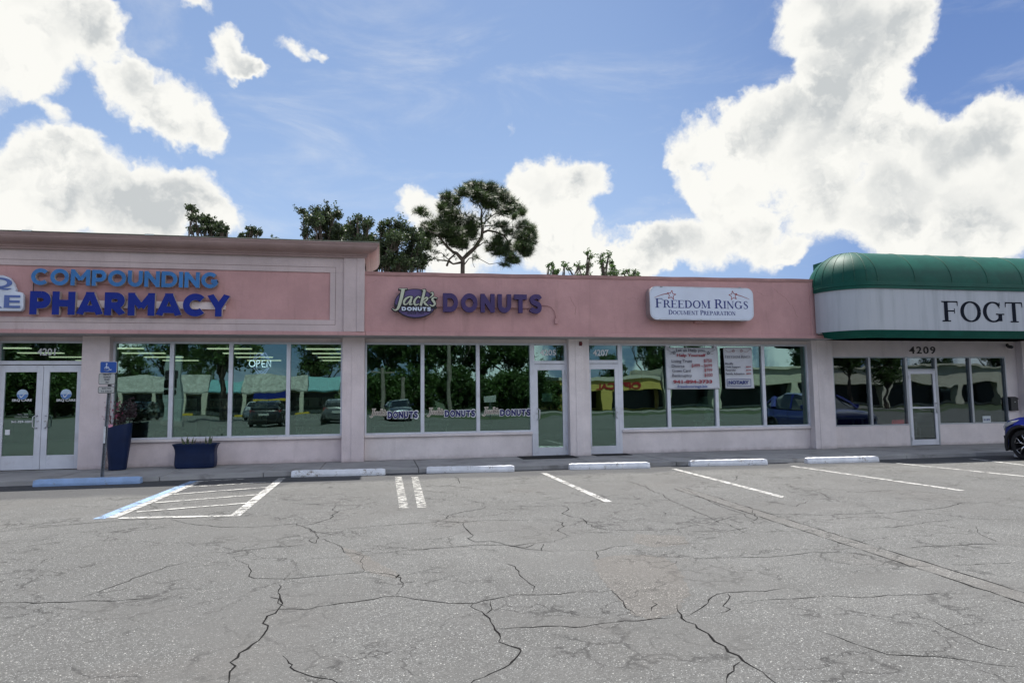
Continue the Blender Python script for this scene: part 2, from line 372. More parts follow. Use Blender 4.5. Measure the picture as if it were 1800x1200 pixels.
def stroke(mb, pts, y0, y1, grow=0.):                # pts: (x, z, width): a ribbon of changing width pushed along Y
    P = [Vector((p[0], p[1])) for p in pts]; Wd = [p[2]+2*grow for p in pts]
    if len(P) > 2:                                   # smooth it
        Q, W2 = [], []
        for i in range(len(P)-1):
            p0 = P[max(i-1, 0)]; p1 = P[i]; p2 = P[i+1]; p3 = P[min(i+2, len(P)-1)]
            for k in range(4):
                u = k/4; Q.append(.5*((2*p1)+(p2-p0)*u+(2*p0-5*p1+4*p2-p3)*u*u+(3*p1-p0-3*p2+p3)*u**3)); W2.append(Wd[i]*(1-u)+Wd[i+1]*u)
        Q.append(P[-1]); W2.append(Wd[-1]); P, Wd = Q, W2
    if grow:
        d0_ = (P[0]-P[1]).normalized(); d1_ = (P[-1]-P[-2]).normalized(); P[0] = P[0]+d0_*grow; P[-1] = P[-1]+d1_*grow
    L, Rr = [], []
    for i, p in enumerate(P):
        d = P[min(i+1, len(P)-1)]-P[max(i-1, 0)]; d.normalize(); nrm = Vector((-d.y, d.x)); L.append(p+nrm*Wd[i]/2); Rr.append(p-nrm*Wd[i]/2)
    n = len(P); vs = []
    for yy in (y0, y1): vs += [(q.x, yy, q.y) for q in L] + [(q.x, yy, q.y) for q in Rr]
    fs = []
    for i in range(n-1):
        fs += [(i, i+1, n+i+1, n+i), (2*n+i, 3*n+i, 3*n+i+1, 2*n+i+1), (i+1, i, 2*n+i, 2*n+i+1), (n+i, n+i+1, 3*n+i+1, 3*n+i)]
    fs += [(0, n, 3*n, 2*n), (2*n-1, n-1, 3*n-1, 4*n-1)]
    mb.add(vs, fs)
# a roman capital alphabet with thick and thin strokes: V upright, H bar, L slant, A arc, s serif
def glyph(ch):
    T, t_ = .185, .06; g = []
    def V(x, a=0, b=1, w_=T, s0=1, s1=1):
        g.append([(x, a, w_), (x, b, w_)])
        for k, on in ((a, s0), (b, s1)):
            if on: g.append([(x-w_*.5-.085, k+(t_/2 if k == a else -t_/2), t_), (x+w_*.5+.085, k+(t_/2 if k == a else -t_/2), t_)])
    def H(x0, x1, y, w_=t_): g.append([(x0, y, w_), (x1, y, w_)])
    def arc(cx, cy, rx, ry, a0, a1, thick=T, thin=t_):
        p = []
        for i in range(17):
            a = R(a0+(a1-a0)*i/16); p.append((cx+rx*math.cos(a), cy+ry*math.sin(a), thin+(thick-thin)*abs(math.cos(a))**1.5))
        g.append(p)
    if ch == 'F': V(.17); H(.2, .66, .975); H(.2, .52, .52); g.append([(.655, 1., .05), (.665, .77, .02)]); g.append([(.53, .64, .03), (.53, .4, .03)]); w_ = .72
    elif ch == 'E': V(.17); H(.2, .66, .975); H(.2, .52, .52); H(.2, .68, .025); g.append([(.655, 1., .05), (.665, .77, .02)]); g.append([(.53, .64, .03), (.53, .4, .03)]); g.append([(.67, 0, .05), (.70, .25, .02)]); w_ = .76
    elif ch == 'T': V(.4, s1=0); H(.03, .77, .975); g.append([(.045, 1., .05), (.025, .74, .02)]); g.append([(.755, 1., .05), (.775, .74, .02)]); w_ = .82
    elif ch == 'O': arc(.47, .5, .37, .475, 0, 360); w_ = .95
    elif ch == 'G': arc(.47, .5, .37, .475, 40, 330); V(.77, 0.05, .42, s0=0); g.append([(.76, .98, .04), (.74, .68, .02)]); w_ = .96
    elif ch == 'C': arc(.47, .5, .37, .475, 42, 318); g.append([(.76, .98, .04), (.74, .68, .02)]); w_ = .86
    elif ch == 'D': V(.17); arc(.3, .5, .46, .475, -90, 90); H(.17, .3, .975); H(.17, .3, .025); w_ = .9
    elif ch == 'R': V(.17); arc(.34, .74, .24, .235, -90, 90); H(.17, .34, .975); H(.17, .34, .505); g.append([(.42, .5, .12), (.72, .02, .16)]); H(.66, .86, .025); w_ = .84
    elif ch == 'P': V(.17); arc(.34, .72, .26, .255, -90, 90); H(.17, .34, .975); H(.17, .34, .465); w_ = .7
    elif ch == 'I': V(.17); w_ = .36
    elif ch == 'N': V(.14, w_=.05); V(.74, w_=.05, s0=0); g.append([(.13, .97, .16), (.72, .03, .16)]); w_ = .9
    elif ch == 'M': V(.13, w_=.05); V(.92, w_=T); g.append([(.15, .97, .16), (.5, .05, .13)]); g.append([(.5, .05, .04), (.87, .97, .05)]); w_ = 1.1
    elif ch == 'A': g.append([(.43, .98, .05), (.13, .03, .05)]); g.append([(.42, .99, .15), (.76, .02, .16)]); H(.24, .6, .34); H(.0, .26, .025); H(.62, .92, .025); w_ = .9
    elif ch == 'U': V(.17, .3, 1, s0=0); V(.70, .3, 1, w_=.05, s0=0); arc(.435, .3, .265, .275, 180, 360); w_ = .88
    elif ch == 'S': g.append([(.56, .78, .05), (.50, .94, .07), (.34, .97, .06), (.18, .87, .12), (.19, .69, .16), (.36, .53, .18), (.52, .37, .16), (.53, .16, .12), (.36, .03, .06), (.18, .06, .07), (.10, .24, .05)]); w_ = .68
    else: w_ = .35
    return g, w_
def serif(s, name, x0, x1, z0, z1, yf, mats, parent, depth=.01, small=.8, split=False):
    """words in small capitals; the first letter of every word is tall"""
    lay = []; x = 0
    for wd in s.split('|'):
        for i, ch in enumerate(wd):
            k = 1 if (i == 0 or not small) else small
            g, w_ = glyph(ch); lay.append((g, x, k)); x += w_*k+.035
        x += .38
    tot = x-.38; sx = (x1-x0)/tot; sz = z1-z0; n = 0
    mb = MB()
    for g, xx, k in lay:
        if split: mb = MB()
        for st in g:
            n += 1; stroke(mb, [(x0+(xx+p[0]*k)*sx, z0+p[1]*k*sz, p[2]*k*(sz if abs(st[0][0]-st[-1][0]) > abs(st[0][1]-st[-1][1]) and len(st) == 2 else min(sx, sz*1.1))) for p in st], yf-.0003*(n % 7), yf+depth)
        if split: sub(parent, mb.build('letter', mats))
    if not split: o = mb.build(name, mats); sub(parent, o); return o
def star(mb, cx, cz, r_, rot, y0, y1, wd):
    P = [(cx+r_*math.cos(rot+math.pi/2+i*math.pi*.8), cz+r_*math.sin(rot+math.pi/2+i*math.pi*.8)) for i in range(5)]
    O = []
    for i in range(10):
        rr = r_ if i % 2 == 0 else r_*.42; a = rot+math.pi/2+i*math.pi/5; O.append((cx+rr*math.cos(a), cz+rr*math.sin(a)))
    for i in range(10):
        a, b = O[i], O[(i+1) % 10]; stroke(mb, [(a[0], a[1], wd), (b[0], b[1], wd)], y0-.0002*i, y1)

def sans(ch, T=.25):
    """a heavy geometric capital: strokes (x, y, width) in a box one unit high"""
    g = []; h = T/2
    def L(*p): g.append([(x, y, T) for x, y in p])
    def A(cx, cy, rx, ry, a0, a1, n=28): g.append([(cx+rx*math.cos(R(a0+(a1-a0)*i/n)), cy+ry*math.sin(R(a0+(a1-a0)*i/n)), T) for i in range(n+1)])
    if ch in 'OCG':
        a0, a1 = {'O': (0, 360), 'C': (42, 318), 'G': (42, 345)}[ch]; A(.53, .5, .53-h, .51-h, a0, a1); w_ = 1.06 if ch == 'O' else .98
        if ch == 'G': L((.60, .44), (.98, .44)); g.append([(.98-h, .5, T), (.98-h, .18, T)])
    elif ch == 'I': L((h, 0), (h, 1)); w_ = T
    elif ch == 'H': L((h, 0), (h, 1)); L((.92-h, 0), (.92-h, 1)); L((h, .5), (.92-h, .5)); w_ = .92
    elif ch == 'T': L((.42, 0), (.42, 1)); L((0, 1-h), (.84, 1-h)); w_ = .84
    elif ch == 'N': L((h, 0), (h, 1)); L((.92-h, 0), (.92-h, 1)); g.append([(h*.95, 1-h*.55, T*1.05), (.92-h*.95, h*.55, T*1.05)]); w_ = .92
    elif ch == 'M': L((h, 0), (h, 1)); L((1.12-h, 0), (1.12-h, 1)); g.append([(h*.9, 1-h*.5, T), (.56, .36, T*.9)]); g.append([(1.12-h*.9, 1-h*.5, T), (.56, .36, T*.9)]); w_ = 1.12
    elif ch == 'U': L((h, .42), (h, 1)); L((.88-h, .42), (.88-h, 1)); A(.44, .42, .44-h, .43-h, 180, 360); w_ = .88
    elif ch == 'P': L((h, 0), (h, 1)); L((h, 1-h), (.45, 1-h)); L((h, .26+h), (.45, .26+h)); A(.45, .63, .36-h+.02, .37-h, -90, 90); w_ = .83
    elif ch == 'R': L((h, 0), (h, 1)); L((h, 1-h), (.45, 1-h)); L((h, .28+h), (.45, .28+h)); A(.45, .64, .36-h+.02, .36-h, -90, 90); g.append([(.44, .38, T), (.74, 0, T*1.12)]); w_ = .9
    elif ch == 'D': L((h, 0), (h, 1)); L((h, 1-h), (.45, 1-h)); L((h, h), (.45, h)); A(.45, .5, .50-h, .5-h, -90, 90); w_ = .95
    elif ch == 'A': g.append([(.13, 0, T*1.05), (.50, .92, T*.9)]); g.append([(.94, 0, T*1.05), (.57, .92, T*.9)]); L((.30, .27), (.77, .27)); g.append([(.36, 1-h*.8, T*.8), (.71, 1-h*.8, T*.8)]); w_ = 1.07
    elif ch == 'Y': g.append([(.13, 1, T*1.05), (.48, .42, T)]); g.append([(.85, 1, T*1.05), (.50, .42, T)]); L((.49, 0), (.49, .5)); w_ = .98
    elif ch == 'S': g.append([(.70, .76, T), (.60, .875, T*.98), (.40, .90, T*.92), (.19, .83, T), (.17, .66, T), (.36, .54, T*1.05), (.58, .46, T*1.05), (.66, .29, T), (.56, .13, T), (.36, .105, T*.92), (.15, .17, T), (.07, .24, T)]); w_ = .80
    else: w_ = .4
    return g, w_
def channel(s, x0, x1, z0, z1, yf, yb, mats, parent, T=.25, gap=.07, name='letter', one=False):
    lay = []; x = 0
    for ch in s: g, w_ = sans(ch, T); lay.append((g, x)); x += w_+gap
    sx = (x1-x0)/(x-gap); sz = z1-z0; out_ = None; mb = MB(); n = 0
    for g, xx in lay:
        if not one: mb = MB(); n = 0
        for st in g:
            k0 = len(mb.f); n += 1
            horiz = len(st) == 2 and abs(st[0][1]-st[1][1]) < .01
            if len(st) > 2:                          # curved strokes: scale the whole ribbon with the letter
                tmp = MB(); stroke(tmp, st, 0, 1)
                tmp.v = [(x0+(xx+vx)*sx, (yf-.0004*n) if vy == 0 else yb, z0+vz*sz) for vx, vy, vz in tmp.v]
            else:
                tmp = MB(); stroke(tmp, [(p[0]+xx, p[1], p[2]) for p in st], 0, 1)
                tmp.v = [(x0+vx*sx, (yf-.0004*n) if vy == 0 else yb, z0+min(1, max(0, vz))*sz) for vx, vy, vz in tmp.v]
            mb.add(tmp.v, tmp.f)
            fy = yf-.0004*n
            if len(mats) > 1:
                for q in range(k0, len(mb.f)):
                    mb.mi[q] = 0 if all(abs(mb.v[i][1]-fy) < 1e-6 for i in mb.f[q]) else 1
        if not one: sub(parent, mb.build(name, mats))
    if one: return sub(parent, mb.build(name, mats))

# ================================================================ the ground
GZ = -.08
lawn = pmat('lawn', (.035, .055, .02), .9, .35, .6, bump=.6, bscale=30, dirt=((.12, .10, .06), 1.2, .5))
struct(MB().box(-600, 600, -600, 600, GZ-.6, GZ-.05).build('ground', lawn))
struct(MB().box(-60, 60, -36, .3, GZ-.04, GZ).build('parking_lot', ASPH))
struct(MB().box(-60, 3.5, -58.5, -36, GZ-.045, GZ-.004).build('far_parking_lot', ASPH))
ROADM = pmat('road_asphalt', (.17, .165, .16), .85, .15, .5, bump=.4, bscale=90)
struct(MB().box(3.5, 60, -56, -47, GZ-.045, GZ-.006).build('road', ROADM))
CONC = pmat('concrete', (.32, .315, .305), .85, .14, 1.1, bump=.5, bscale=70, dirt=((.10, .095, .085), 1.6, .6), obj=False)
# sidewalk: slabs with open joints, its front edge bowing a little as in the photo
edge = [(-16, -2.28), (-6.1, -2.22), (-3.8, -2.11), (-1.8, -1.96), (.5, -2.1), (3, -2.25), (6.2, -2.37), (11.1, -2.42), (13.2, -2.36), (30, -2.36)]
def edge_y(x):
    for (a, ya), (b, yb) in zip(edge, edge[1:]):
        if a <= x <= b: return ya+(yb-ya)*(x-a)/(b-a)
    return -2.3
sw = MB(); joints = [-16, -12, -9.9, -7.75, -5.9, -4.0, -2.2, -1.18, .75, 2.55, 4.35, 6.1, 7.9, 9.75, 11.6, 13.5, 15.4, 17.3, 20, 24, 30]
for a, b in zip(joints, joints[1:]):
    a2, b2 = a+.008, b-.008; za, zb = random.uniform(-.004, .0), random.uniform(-.004, .0)
    n = 4; xs = [a2+(b2-a2)*i/n for i in range(n+1)]
    vs = [(x, edge_y(x), za+(zb-za)*i/n) for i, x in enumerate(xs)]+[(x, .2, za+(zb-za)*i/n) for i, x in enumerate(xs)]+[(x, edge_y(x)-.012, GZ-.03) for x in xs]+[(x, .2, GZ-.03) for x in xs]
    N = n+1; fs = []
    for i in range(n):
        fs += [(i, i+1, N+i+1, N+i), (2*N+i, 2*N+i+1, i+1, i)]
    fs += [(0, N, 3*N, 2*N), (N-1, 3*N-1, 4*N-1, 2*N-1)]
    sw.add(vs, fs)
struct(sw.build('sidewalk', CONC))

# painted lines, each measured on the lot
def ribbon(mb, pts, wd, z, jit=0., rnd=random):
    P = [Vector(p) for p in pts]; L = []; Q = []
    for i, p in enumerate(P):
        d = P[min(i+1, len(P)-1)]-P[max(i-1, 0)]; d.normalize(); n_ = Vector((-d.y, d.x))
        ww = (wd[i] if isinstance(wd, list) else wd)*(1+rnd.uniform(-jit, jit))/2
        L.append((p.x+n_.x*ww, p.y+n_.y*ww, z)); Q.append((p.x-n_.x*ww, p.y-n_.y*ww, z))
    n = len(P); mb.add(L+Q, [(i, n+i, n+i+1, i+1) for i in range(n-1)])
def gl(p): q = AZ(p[0], p[1], GZ); return (q.x, q.y)
white, faded, blue = MB(), MB(), MB()
for a, b in (((955, 831), (1070, 882)), ((1185, 824), (1378, 874)), ((1392, 819), (1691, 862)), ((1577, 814), (1830, 840)), ((1706, 806), (1840, 822))):
    ribbon(white, [gl(a), gl(b)], .105, GZ+.004)
for a, b in (((700, 838), (710, 893)), ((729, 838), (742, 892))): ribbon(faded, [gl(a), gl(b)], .125, GZ+.004)
ribbon(white, [gl((353, 845)), gl((196, 910))], .12, GZ+.004)
ribbon(blue, [gl((342, 845)), gl((173, 912))], .14, GZ+.004)
ribbon(white, [gl((496, 840)), gl((412, 907))], .13, GZ+.004)
ribbon(white, [gl((210, 911)), gl((405, 907))], .11, GZ+.008)
for a, b in (((352, 846), (430, 842)), ((333, 856), (492, 846)), ((305, 869), (478, 856)), ((272, 884), (460, 869)), ((240, 900), (440, 884))):
    ribbon(white, [gl(a), gl(b)], .085, GZ+.008)
struct(white.build('painted_lines', LINE)); struct(faded.build('faded_painted_lines', LINEF)); struct(blue.build('blue_painted_line', LINEB))

# cracks, traced from the photo and roughened
CR = [  # (points in photo pixels, width in cm)
 ([(0,1058),(60,1060),(120,1058),(200,1056),(275,1051)],1.5), ([(140,1052),(200,1030),(270,1004),(340,985)],.5), ([(380,977),(440,966),(500,960),(540,957)],.6),
 ([(0,935),(90,925),(170,918),(240,913),(290,910)],.7), ([(0,930),(60,924),(140,920),(200,916)],.5), ([(300,912),(330,920),(390,926),(450,926),(520,920),(580,916),(600,915)],.6),
 ([(413,979),(430,990),(442,1003),(447,1016),(500,1017),(560,1012),(637,1006),(690,1010),(705,1015),(708,1030),(697,1044)],.9),
 ([(490,1027),(492,1045),(497,1060),(488,1072),(470,1082),(462,1095),(470,1105),(455,1125),(435,1140),(418,1155),(414,1170),(403,1190),(398,1205)],2.2),
 ([(475,1049),(490,1052),(500,1065)],.9), ([(462,1078),(490,1070),(540,1071),(580,1063),(640,1055),(690,1047),(750,1055),(790,1060),(835,1060),(870,1052),(930,1045),(1000,1041),(1075,1037)],1.3),
 ([(497,1152),(508,1165),(510,1172),(530,1182),(555,1190),(600,1204)],.8), ([(512,927),(520,920),(535,926),(552,935),(590,940),(600,938)],.5), ([(535,925),(560,945),(556,955),(543,950),(556,944)],.7),
 ([(590,888),(594,900),(580,912),(552,920),(520,925)],.7), ([(556,944),(580,952),(600,960),(604,970),(625,972),(640,976),(638,990),(637,1006)],1.),
 ([(485,877),(510,878),(535,880)],.8), ([(515,884),(545,886),(580,885)],.6), ([(560,895),(575,892)],.5),
 ([(600,929),(660,924),(720,920),(770,916),(810,918),(840,915),(900,914),(950,913),(985,916)],.9), ([(775,914),(790,905),(810,900),(850,893),(860,888)],.7),
 ([(813,918),(818,928),(832,940),(822,946),(835,952),(860,950),(885,956),(900,960),(930,955),(975,952),(990,945),(996,942)],1.1),
 ([(615,958),(680,960),(730,965),(790,962),(840,957),(895,958),(930,965),(1000,971)],.9), ([(650,972),(700,968),(760,963),(830,958)],.6),
 ([(892,958),(925,962),(940,955)],.7), ([(955,955),(953,968)],.6), ([(970,912),(990,918),(980,932),(996,940),(996,944)],.8), ([(988,888),(1000,895),(988,902),(1005,908),(1025,912),(1030,920),(1040,925),(1070,931),(1100,932),(1150,932)],1.0),
 ([(1000,937),(1050,936),(1080,935)],.5), ([(890,990),(905,995),(912,1008),(925,1020),(940,1030),(936,1041)],.8), ([(1000,966),(1050,968),(1080,960),(1120,958)],.5), ([(1048,968),(1052,977),(1058,985)],.7),
 ([(1140,988),(1170,986),(1190,986),(1180,992),(1160,998)],.8), ([(832,1060),(835,1070),(852,1080),(868,1100),(880,1120),(892,1133),(905,1137),(916,1143),(905,1158),(895,1168),(870,1180),(850,1190),(825,1203)],1.5),
 ([(862,1055),(865,1070),(855,1078)],.7), ([(868,1105),(910,1102),(960,1100),(1010,1102),(1040,1098),(1080,1093),(1120,1091),(1160,1086),(1196,1083)],1.1),
 ([(1075,1037),(1085,1046),(1100,1068),(1118,1080)],.8), ([(1148,1054),(1155,1062),(1145,1074)],.8), ([(1190,1063),(1198,1080),(1206,1092),(1225,1103),(1245,1113),(1256,1127),(1280,1145),(1306,1161),(1340,1180),(1366,1202)],2.0),
 ([(1302,1161),(1290,1170),(1280,1185),(1277,1202)],1.2), ([(1196,1085),(1230,1070),(1260,1044),(1300,1040),(1360,1036),(1400,1033)],.9), ([(1278,1042),(1275,1060),(1284,1070),(1260,1078)],.9),
 ([(1200,981),(1250,980),(1300,979),(1360,978),(1400,974),(1450,970),(1480,966)],.7), ([(1500,975),(1512,983)],.5), ([(1255,905),(1320,902),(1380,903),(1440,905),(1500,903),(1560,901),(1600,897),(1650,893),(1690,884),(1745,882),(1800,878)],1.0),
 ([(1744,884),(1770,888),(1800,894)],.7), ([(1600,897),(1650,903),(1720,912),(1800,913)],.6), ([(1480,929),(1540,928),(1600,923),(1650,916),(1700,912)],.5), ([(1715,924),(1725,940),(1750,950),(1757,953)],.6),
 ([(1590,966),(1620,960),(1700,957),(1760,955),(1800,962)],.6), ([(1655,992),(1720,991),(1800,989)],.7), ([(1200,934),(1240,933),(1300,930),(1325,926)],.6), ([(1230,947),(1260,946)],.6),
 ([(1320,894),(1330,912),(1325,920)],.6), ([(1240,920),(1280,910),(1295,905)],.5), ([(1420,858),(1450,870),(1475,881)],.5), ([(1485,866),(1540,863),(1580,861)],.5), ([(1130,850),(1180,880),(1240,905),(1320,940)],.5),
 ([(1190,855),(1250,882),(1330,915)],.5), ([(800,838),(808,850)],.5), ([(775,852),(800,855),(850,860)],.5), ([(740,862),(800,866)],.5), ([(815,878),(850,884),(848,890)],.5), ([(890,888),(930,890),(990,888)],.5), ([(1020,885),(1040,880),(1045,878)],.6),
 ([(1060,872),(1130,878),(1200,880)],.4), ([(1160,898),(1170,905)],.6), ([(1130,950),(1180,956),(1240,955)],.6), ([(1340,880),(1400,890),(1420,880)],.5), ([(1290,845),(1300,835)],.4), ([(1100,845),(1140,858)],.4),
 ([(1560,835),(1640,842)],.4), ([(1350,842),(1390,838)],.4), ([(1430,1105),(1470,1118),(1560,1150),(1700,1160),(1800,1172)],.7), ([(1640,1090),(1720,1130),(1800,1150)],.6), ([(1300,1060),(1420,1050),(1560,1045),(1720,1042)],.6)]
rc = random.Random(3); ck = MB()
for pts, wc in CR:
    P = [Vector(gl(p)) for p in pts]; Q = [P[0]]; W_ = []
    for a, b in zip(P, P[1:]):
        L = (b-a).length; k = max(2, int(L/.07)); nn = Vector((-(b-a).y, (b-a).x)).normalized()
        off = 0
        for i in range(1, k+1):
            off = off*.72+rc.gauss(0, .016); e = math.sin(math.pi*i/k)
            Q.append(a+(b-a)*i/k+nn*off*(e*.8+.2 if i < k else .0))
    n = len(Q); dep = sum(q.y for q in Q)/n+15.8
    W_ = [(wc*.6+.5)*.010*max(.8, dep/7.5)*min(1, .25+4*min(i, n-1-i)/n)*rc.uniform(.35, 1.35) for i in range(n)]
    ribbon(ck, Q, W_, GZ+.002)
struct(ck.build('asphalt_cracks', pmat('crack_dark', (.009, .009, .009), .95, .3, spec=.1)))
# the old trench seam that runs away across the lot, and the brown patch
seam = MB(); a, b = Vector(gl((1195, 858))), Vector(gl((1800, 1050)))
pts = [a+(b-a)*i/60*1.12 for i in range(61)]
ribbon(seam, pts, .20, GZ+.0012, .05, rc)
struct(seam.build('trench_seam', ASPHL))
pt = MB()
for poly in ([(1040, 985), (1075, 976), (1130, 974), (1165, 978), (1185, 990), (1200, 1010), (1210, 1040), (1190, 1075), (1150, 1088), (1118, 1082), (1098, 1066), (1085, 1046), (1068, 1030), (1050, 1008)], [(602, 962), (636, 970), (660, 986), (690, 1000), (704, 1014), (690, 1015), (640, 1003), (620, 985)], [(1120, 938), (1200, 942), (1215, 955), (1150, 962), (1110, 952)]):
    P = [gl(p) for p in poly]; Q = []
    for i in range(len(P)):
        x1, y1 = P[i]; x2, y2 = P[(i+1) % len(P)]
        for k in range(8): u = k/8; Q.append((x1*(1-u)+x2*u+rc.gauss(0, .012), y1*(1-u)+y2*u+rc.gauss(0, .012), GZ+.0010))
    pt.add(Q, [tuple(range(len(Q)))])
struct(pt.build('brown_asphalt_patches', ASPHB))
sc_ = MB()
for s_ in (-.11, .11):
    d = (b-a).normalized(); nn = Vector((-d.y, d.x)); ribbon(sc_, [p+nn*(s_+rc.gauss(0, .006)) for p in pts], .009, GZ+.003, .9, rc)
struct(sc_.build('seam_cracks', MATS['crack_dark']))

# ================================================================ buildings
def interior(par, x0, x1, depth, h, wallm):
    ib = MB(); ib.box(x0, x0+.1, .12, depth, 0, h).box(x1-.1, x1, .12, depth, 0, h).box(x0+.1, x1-.1, depth-.1, depth, 0, h)
    ib.build('interior_wall', wallm, par)
    MB().box(x0, x1, .1, depth, h, h+.1).build('ceiling', pmat('ceiling_tile', (.33, .33, .31), .9, .1), par)
    MB().box(x0+.1, x1-.1, .12, depth-.1, -.05, .003).build('interior_floor', FLOORI, par)
def frame_mb(x0, x1, z0, z1, wd=.037, y0=-.065, y1=.05, wb=None, wt=None):
    wb = wb or wd; wt = wt or wd
    return MB().box(x0, x0+wd, y0, y1, z0, z1).box(x1-wd, x1, y0, y1, z0, z1).box(x0+wd, x1-wd, y0, y1, z0, z0+wb).box(x0+wd, x1-wd, y0, y1, z1-wt, z1)
def window(par, x0, x1, z0, z1, gm, fm=FRAME, name='window', wd=.037, **k):
    f = frame_mb(x0, x1, z0, z1, wd, **k).build(name, fm, par, bevel=.004)
    MB().box(x0+wd, x1-wd, -.003, .003, z0+(k.get('wb') or wd), z1-wd).build('glass', gm, f)
    return f
def pull(mb, x, z0, z1, y=-.065, out_=.06, dx=.05):
    mb.tube([(x, y, z0), (x+dx*.3, y-out_*.8, z0+.005), (x+dx, y-out_, z0+.03), (x+dx, y-out_, z1-.03), (x+dx*.3, y-out_*.8, z1-.005), (x, y, z1)], .011, 8)
def door(par, x0, x1, z1, gm, hx, hd, glassx, glassz, fm=FRAME, midrail=None):
    y0, y1 = -.06, .0; gx0, gx1 = glassx; gz0, gz1 = glassz
    d = MB().box(x0, gx0, y0, y1, .012, z1).box(gx1, x1, y0, y1, .012, z1).box(gx0, gx1, y0, y1, .012, gz0).box(gx0, gx1, y0, y1, gz1, z1)
    if midrail: d.box(gx0, gx1, y0+.005, y1, midrail-.02, midrail+.02)
    d = d.build('door', fm, par, bevel=.004)
    MB().box(gx0, gx1, -.036, -.030, gz0, gz1).build('glass', gm, d)
    h = MB(); pull(h, hx, .86, 1.12, dx=hd); h.build('handle', STEEL, d, smooth=True)
    lk = MB().lathe((0, 0, 0), [(.001, 0), (.016, 0), (.016, -.012), (.001, -.012)], 12)
    lk = MB(); lk.tube([(hx-hd*.1, -.06, 1.0), (hx-hd*.1, -.075, 1.0)], .017, 12); lk.build('lock', STEEL, d)
    hg = MB()
    hxg = x1 if hx < (x0+x1)/2 else x0
    for zz in (.18, z1-.18): hg.tube([(hxg, -.068, zz-.05), (hxg, -.068, zz+.05)], .009, 8)
    build_each(hg, 'hinge', STEEL, d)
    return d
HEADZ, SILLZ = 2.67, .585                        # frame outer edges
SOFZ, FTOP = 2.765, 2.845
YF = -.80
def capstrip(par, x0, x1, z): return

# ---- the pharmacy, the tallest of the row
ph = thing('pharmacy_building', 'tall pink and beige stucco pharmacy with heavy crown cornice at the end of the row', 'building', (-7, 0, 0))
px0, px1 = -20., -.355
wl = MB()
for a, b in ((-6.13, -5.60), (-.845, -.355), (-8.75, -7.80), (-20, -13.2)): wl.box(a, b, -.25, .1, 0, SOFZ-.002)
for a, b in ((-5.60, -.845), (-13.2, -8.75)):
    wl.box(a, b, -.04, .12, 0, .52)
wl.box(-5.60, -.845, -.03, .12, HEADZ, SOFZ-.002).box(-7.80, -6.13, -.03, .12, HEADZ, SOFZ-.002).box(-13.2, -8.75, -.03, .12, HEADZ, SOFZ-.002)
wl.box(-20, px1, 12.5, 12.7, 0, 3.9).box(-20, -19.8, .1, 12.5, 0, 3.9)
build_each(wl, 'wall', BEIGE, ph, .006)
# a thin raised strip on every pilaster edge
build_each(MB().box(-5.76, -5.602, -.262, -.25, 0, SOFZ-.004).box(-.64, -.36, -.262, -.25, 0, SOFZ-.004), 'pilaster_trim', BEIGE, ph, .003)
build_each(MB().box(-5.6, -.845, -.10, -.04, .52, .575).box(-13.2, -8.75, -.10, -.04, .52, .575), 'sill', LWALL, ph, .005)
MB().box(px0, px1+.02, YF, .11, SOFZ, FTOP).build('fascia', PINK, ph, bevel=.008)
MB().box(px0, px1, YF+.01, .10, SOFZ-.006, SOFZ-.001).build('soffit', SOFF, ph)
ux = px1
up = MB(); x_l, x_r, z_b, z_t = -8.6, -1.09, 3.095, 4.135
FY = -.77
up.box(px0, ux-.03, -.70, -.45, FTOP, 4.55)                                  # backing wall
up.box(px0, -.80, FY, -.70, FTOP, z_b).box(px0, -.80, FY, -.70, z_t, 4.47).box(x_r, -.80, FY, -.70, z_b, z_t).box(px0, x_l, FY, -.70, z_b, z_t)
up.box(ux-.035, ux-.03+.004, -.45, 1.2, FTOP, 4.5)
up.build('parapet', PARAP, ph, bevel=.006)
gr = MB()                                                                    # fine reveal round the panel
for x0, x1, z0, z1 in ((x_l-.12, x_r+.12, z_t+.11, z_t+.118), (x_r+.112, x_r+.12, z_b-.10, z_t+.11), (x_l-.12, x_r+.12, z_b-.108, z_b-.10)): gr.box(x0, x1, FY-.0025, FY+.01, z0, z1)
gr.build('reveal_joint', pmat('joint_shadow', (.20, .14, .13), .9), ph)
MB().box(x_l, x_r, -.745, -.70, z_b, z_t).build('recessed_panel', PINK, ph)
MB().box(-.80, ux, -.805, -.70, FTOP, 4.47).build('pilaster', PARAP, ph, bevel=.006)
build_each(MB().box(-.52, ux-.004, -.818, -.805, FTOP+.002, 4.47), 'pilaster_trim', PARAP, ph, .004)
# crown cornice swept along the front and returned round the corner
prof = [(0, 4.46), (.035, 4.46), (.035, 4.495), (.06, 4.505), (.06, 4.53), (.075, 4.535)] + [(.09+.20*math.sin(R(a))**1.3, 4.55+.155*(1-math.cos(R(a)))) for a in range(0, 91, 10)] + [(.305, 4.71), (.305, 4.745), (0, 4.745)]
cn = MB(); base_y = -.80; rings = []
rings.append([(px0, base_y-o, z) for o, z in prof]); rings.append([(ux+o, base_y-o, z) for o, z in prof]); rings.append([(ux+o, 1.2, z) for o, z in prof])
cn.loft(rings); cn.build('cornice', CORN, ph)
cp = MB(); cpw = MB(); xx = px0
rr = random.Random(5)
while xx < ux+.3:                                                            # tin capping with a few pale repair pieces
    L = rr.uniform(.9, 2.4); x2 = min(xx+L, ux+.32); cp.box(xx, x2-.004, base_y-.32+rr.uniform(-.006, .004), base_y+.3, 4.747, 4.762+rr.uniform(0, .008)); xx = x2
cp.box(ux-.2, ux+.32, base_y+.3, 1.2, 4.747, 4.765)
cp.build('roof_capping', pmat('old_tin', (.25, .25, .20), .6, .4, 2., metal=.3, dirt=((.10, .12, .07), 3., .7)), ph)
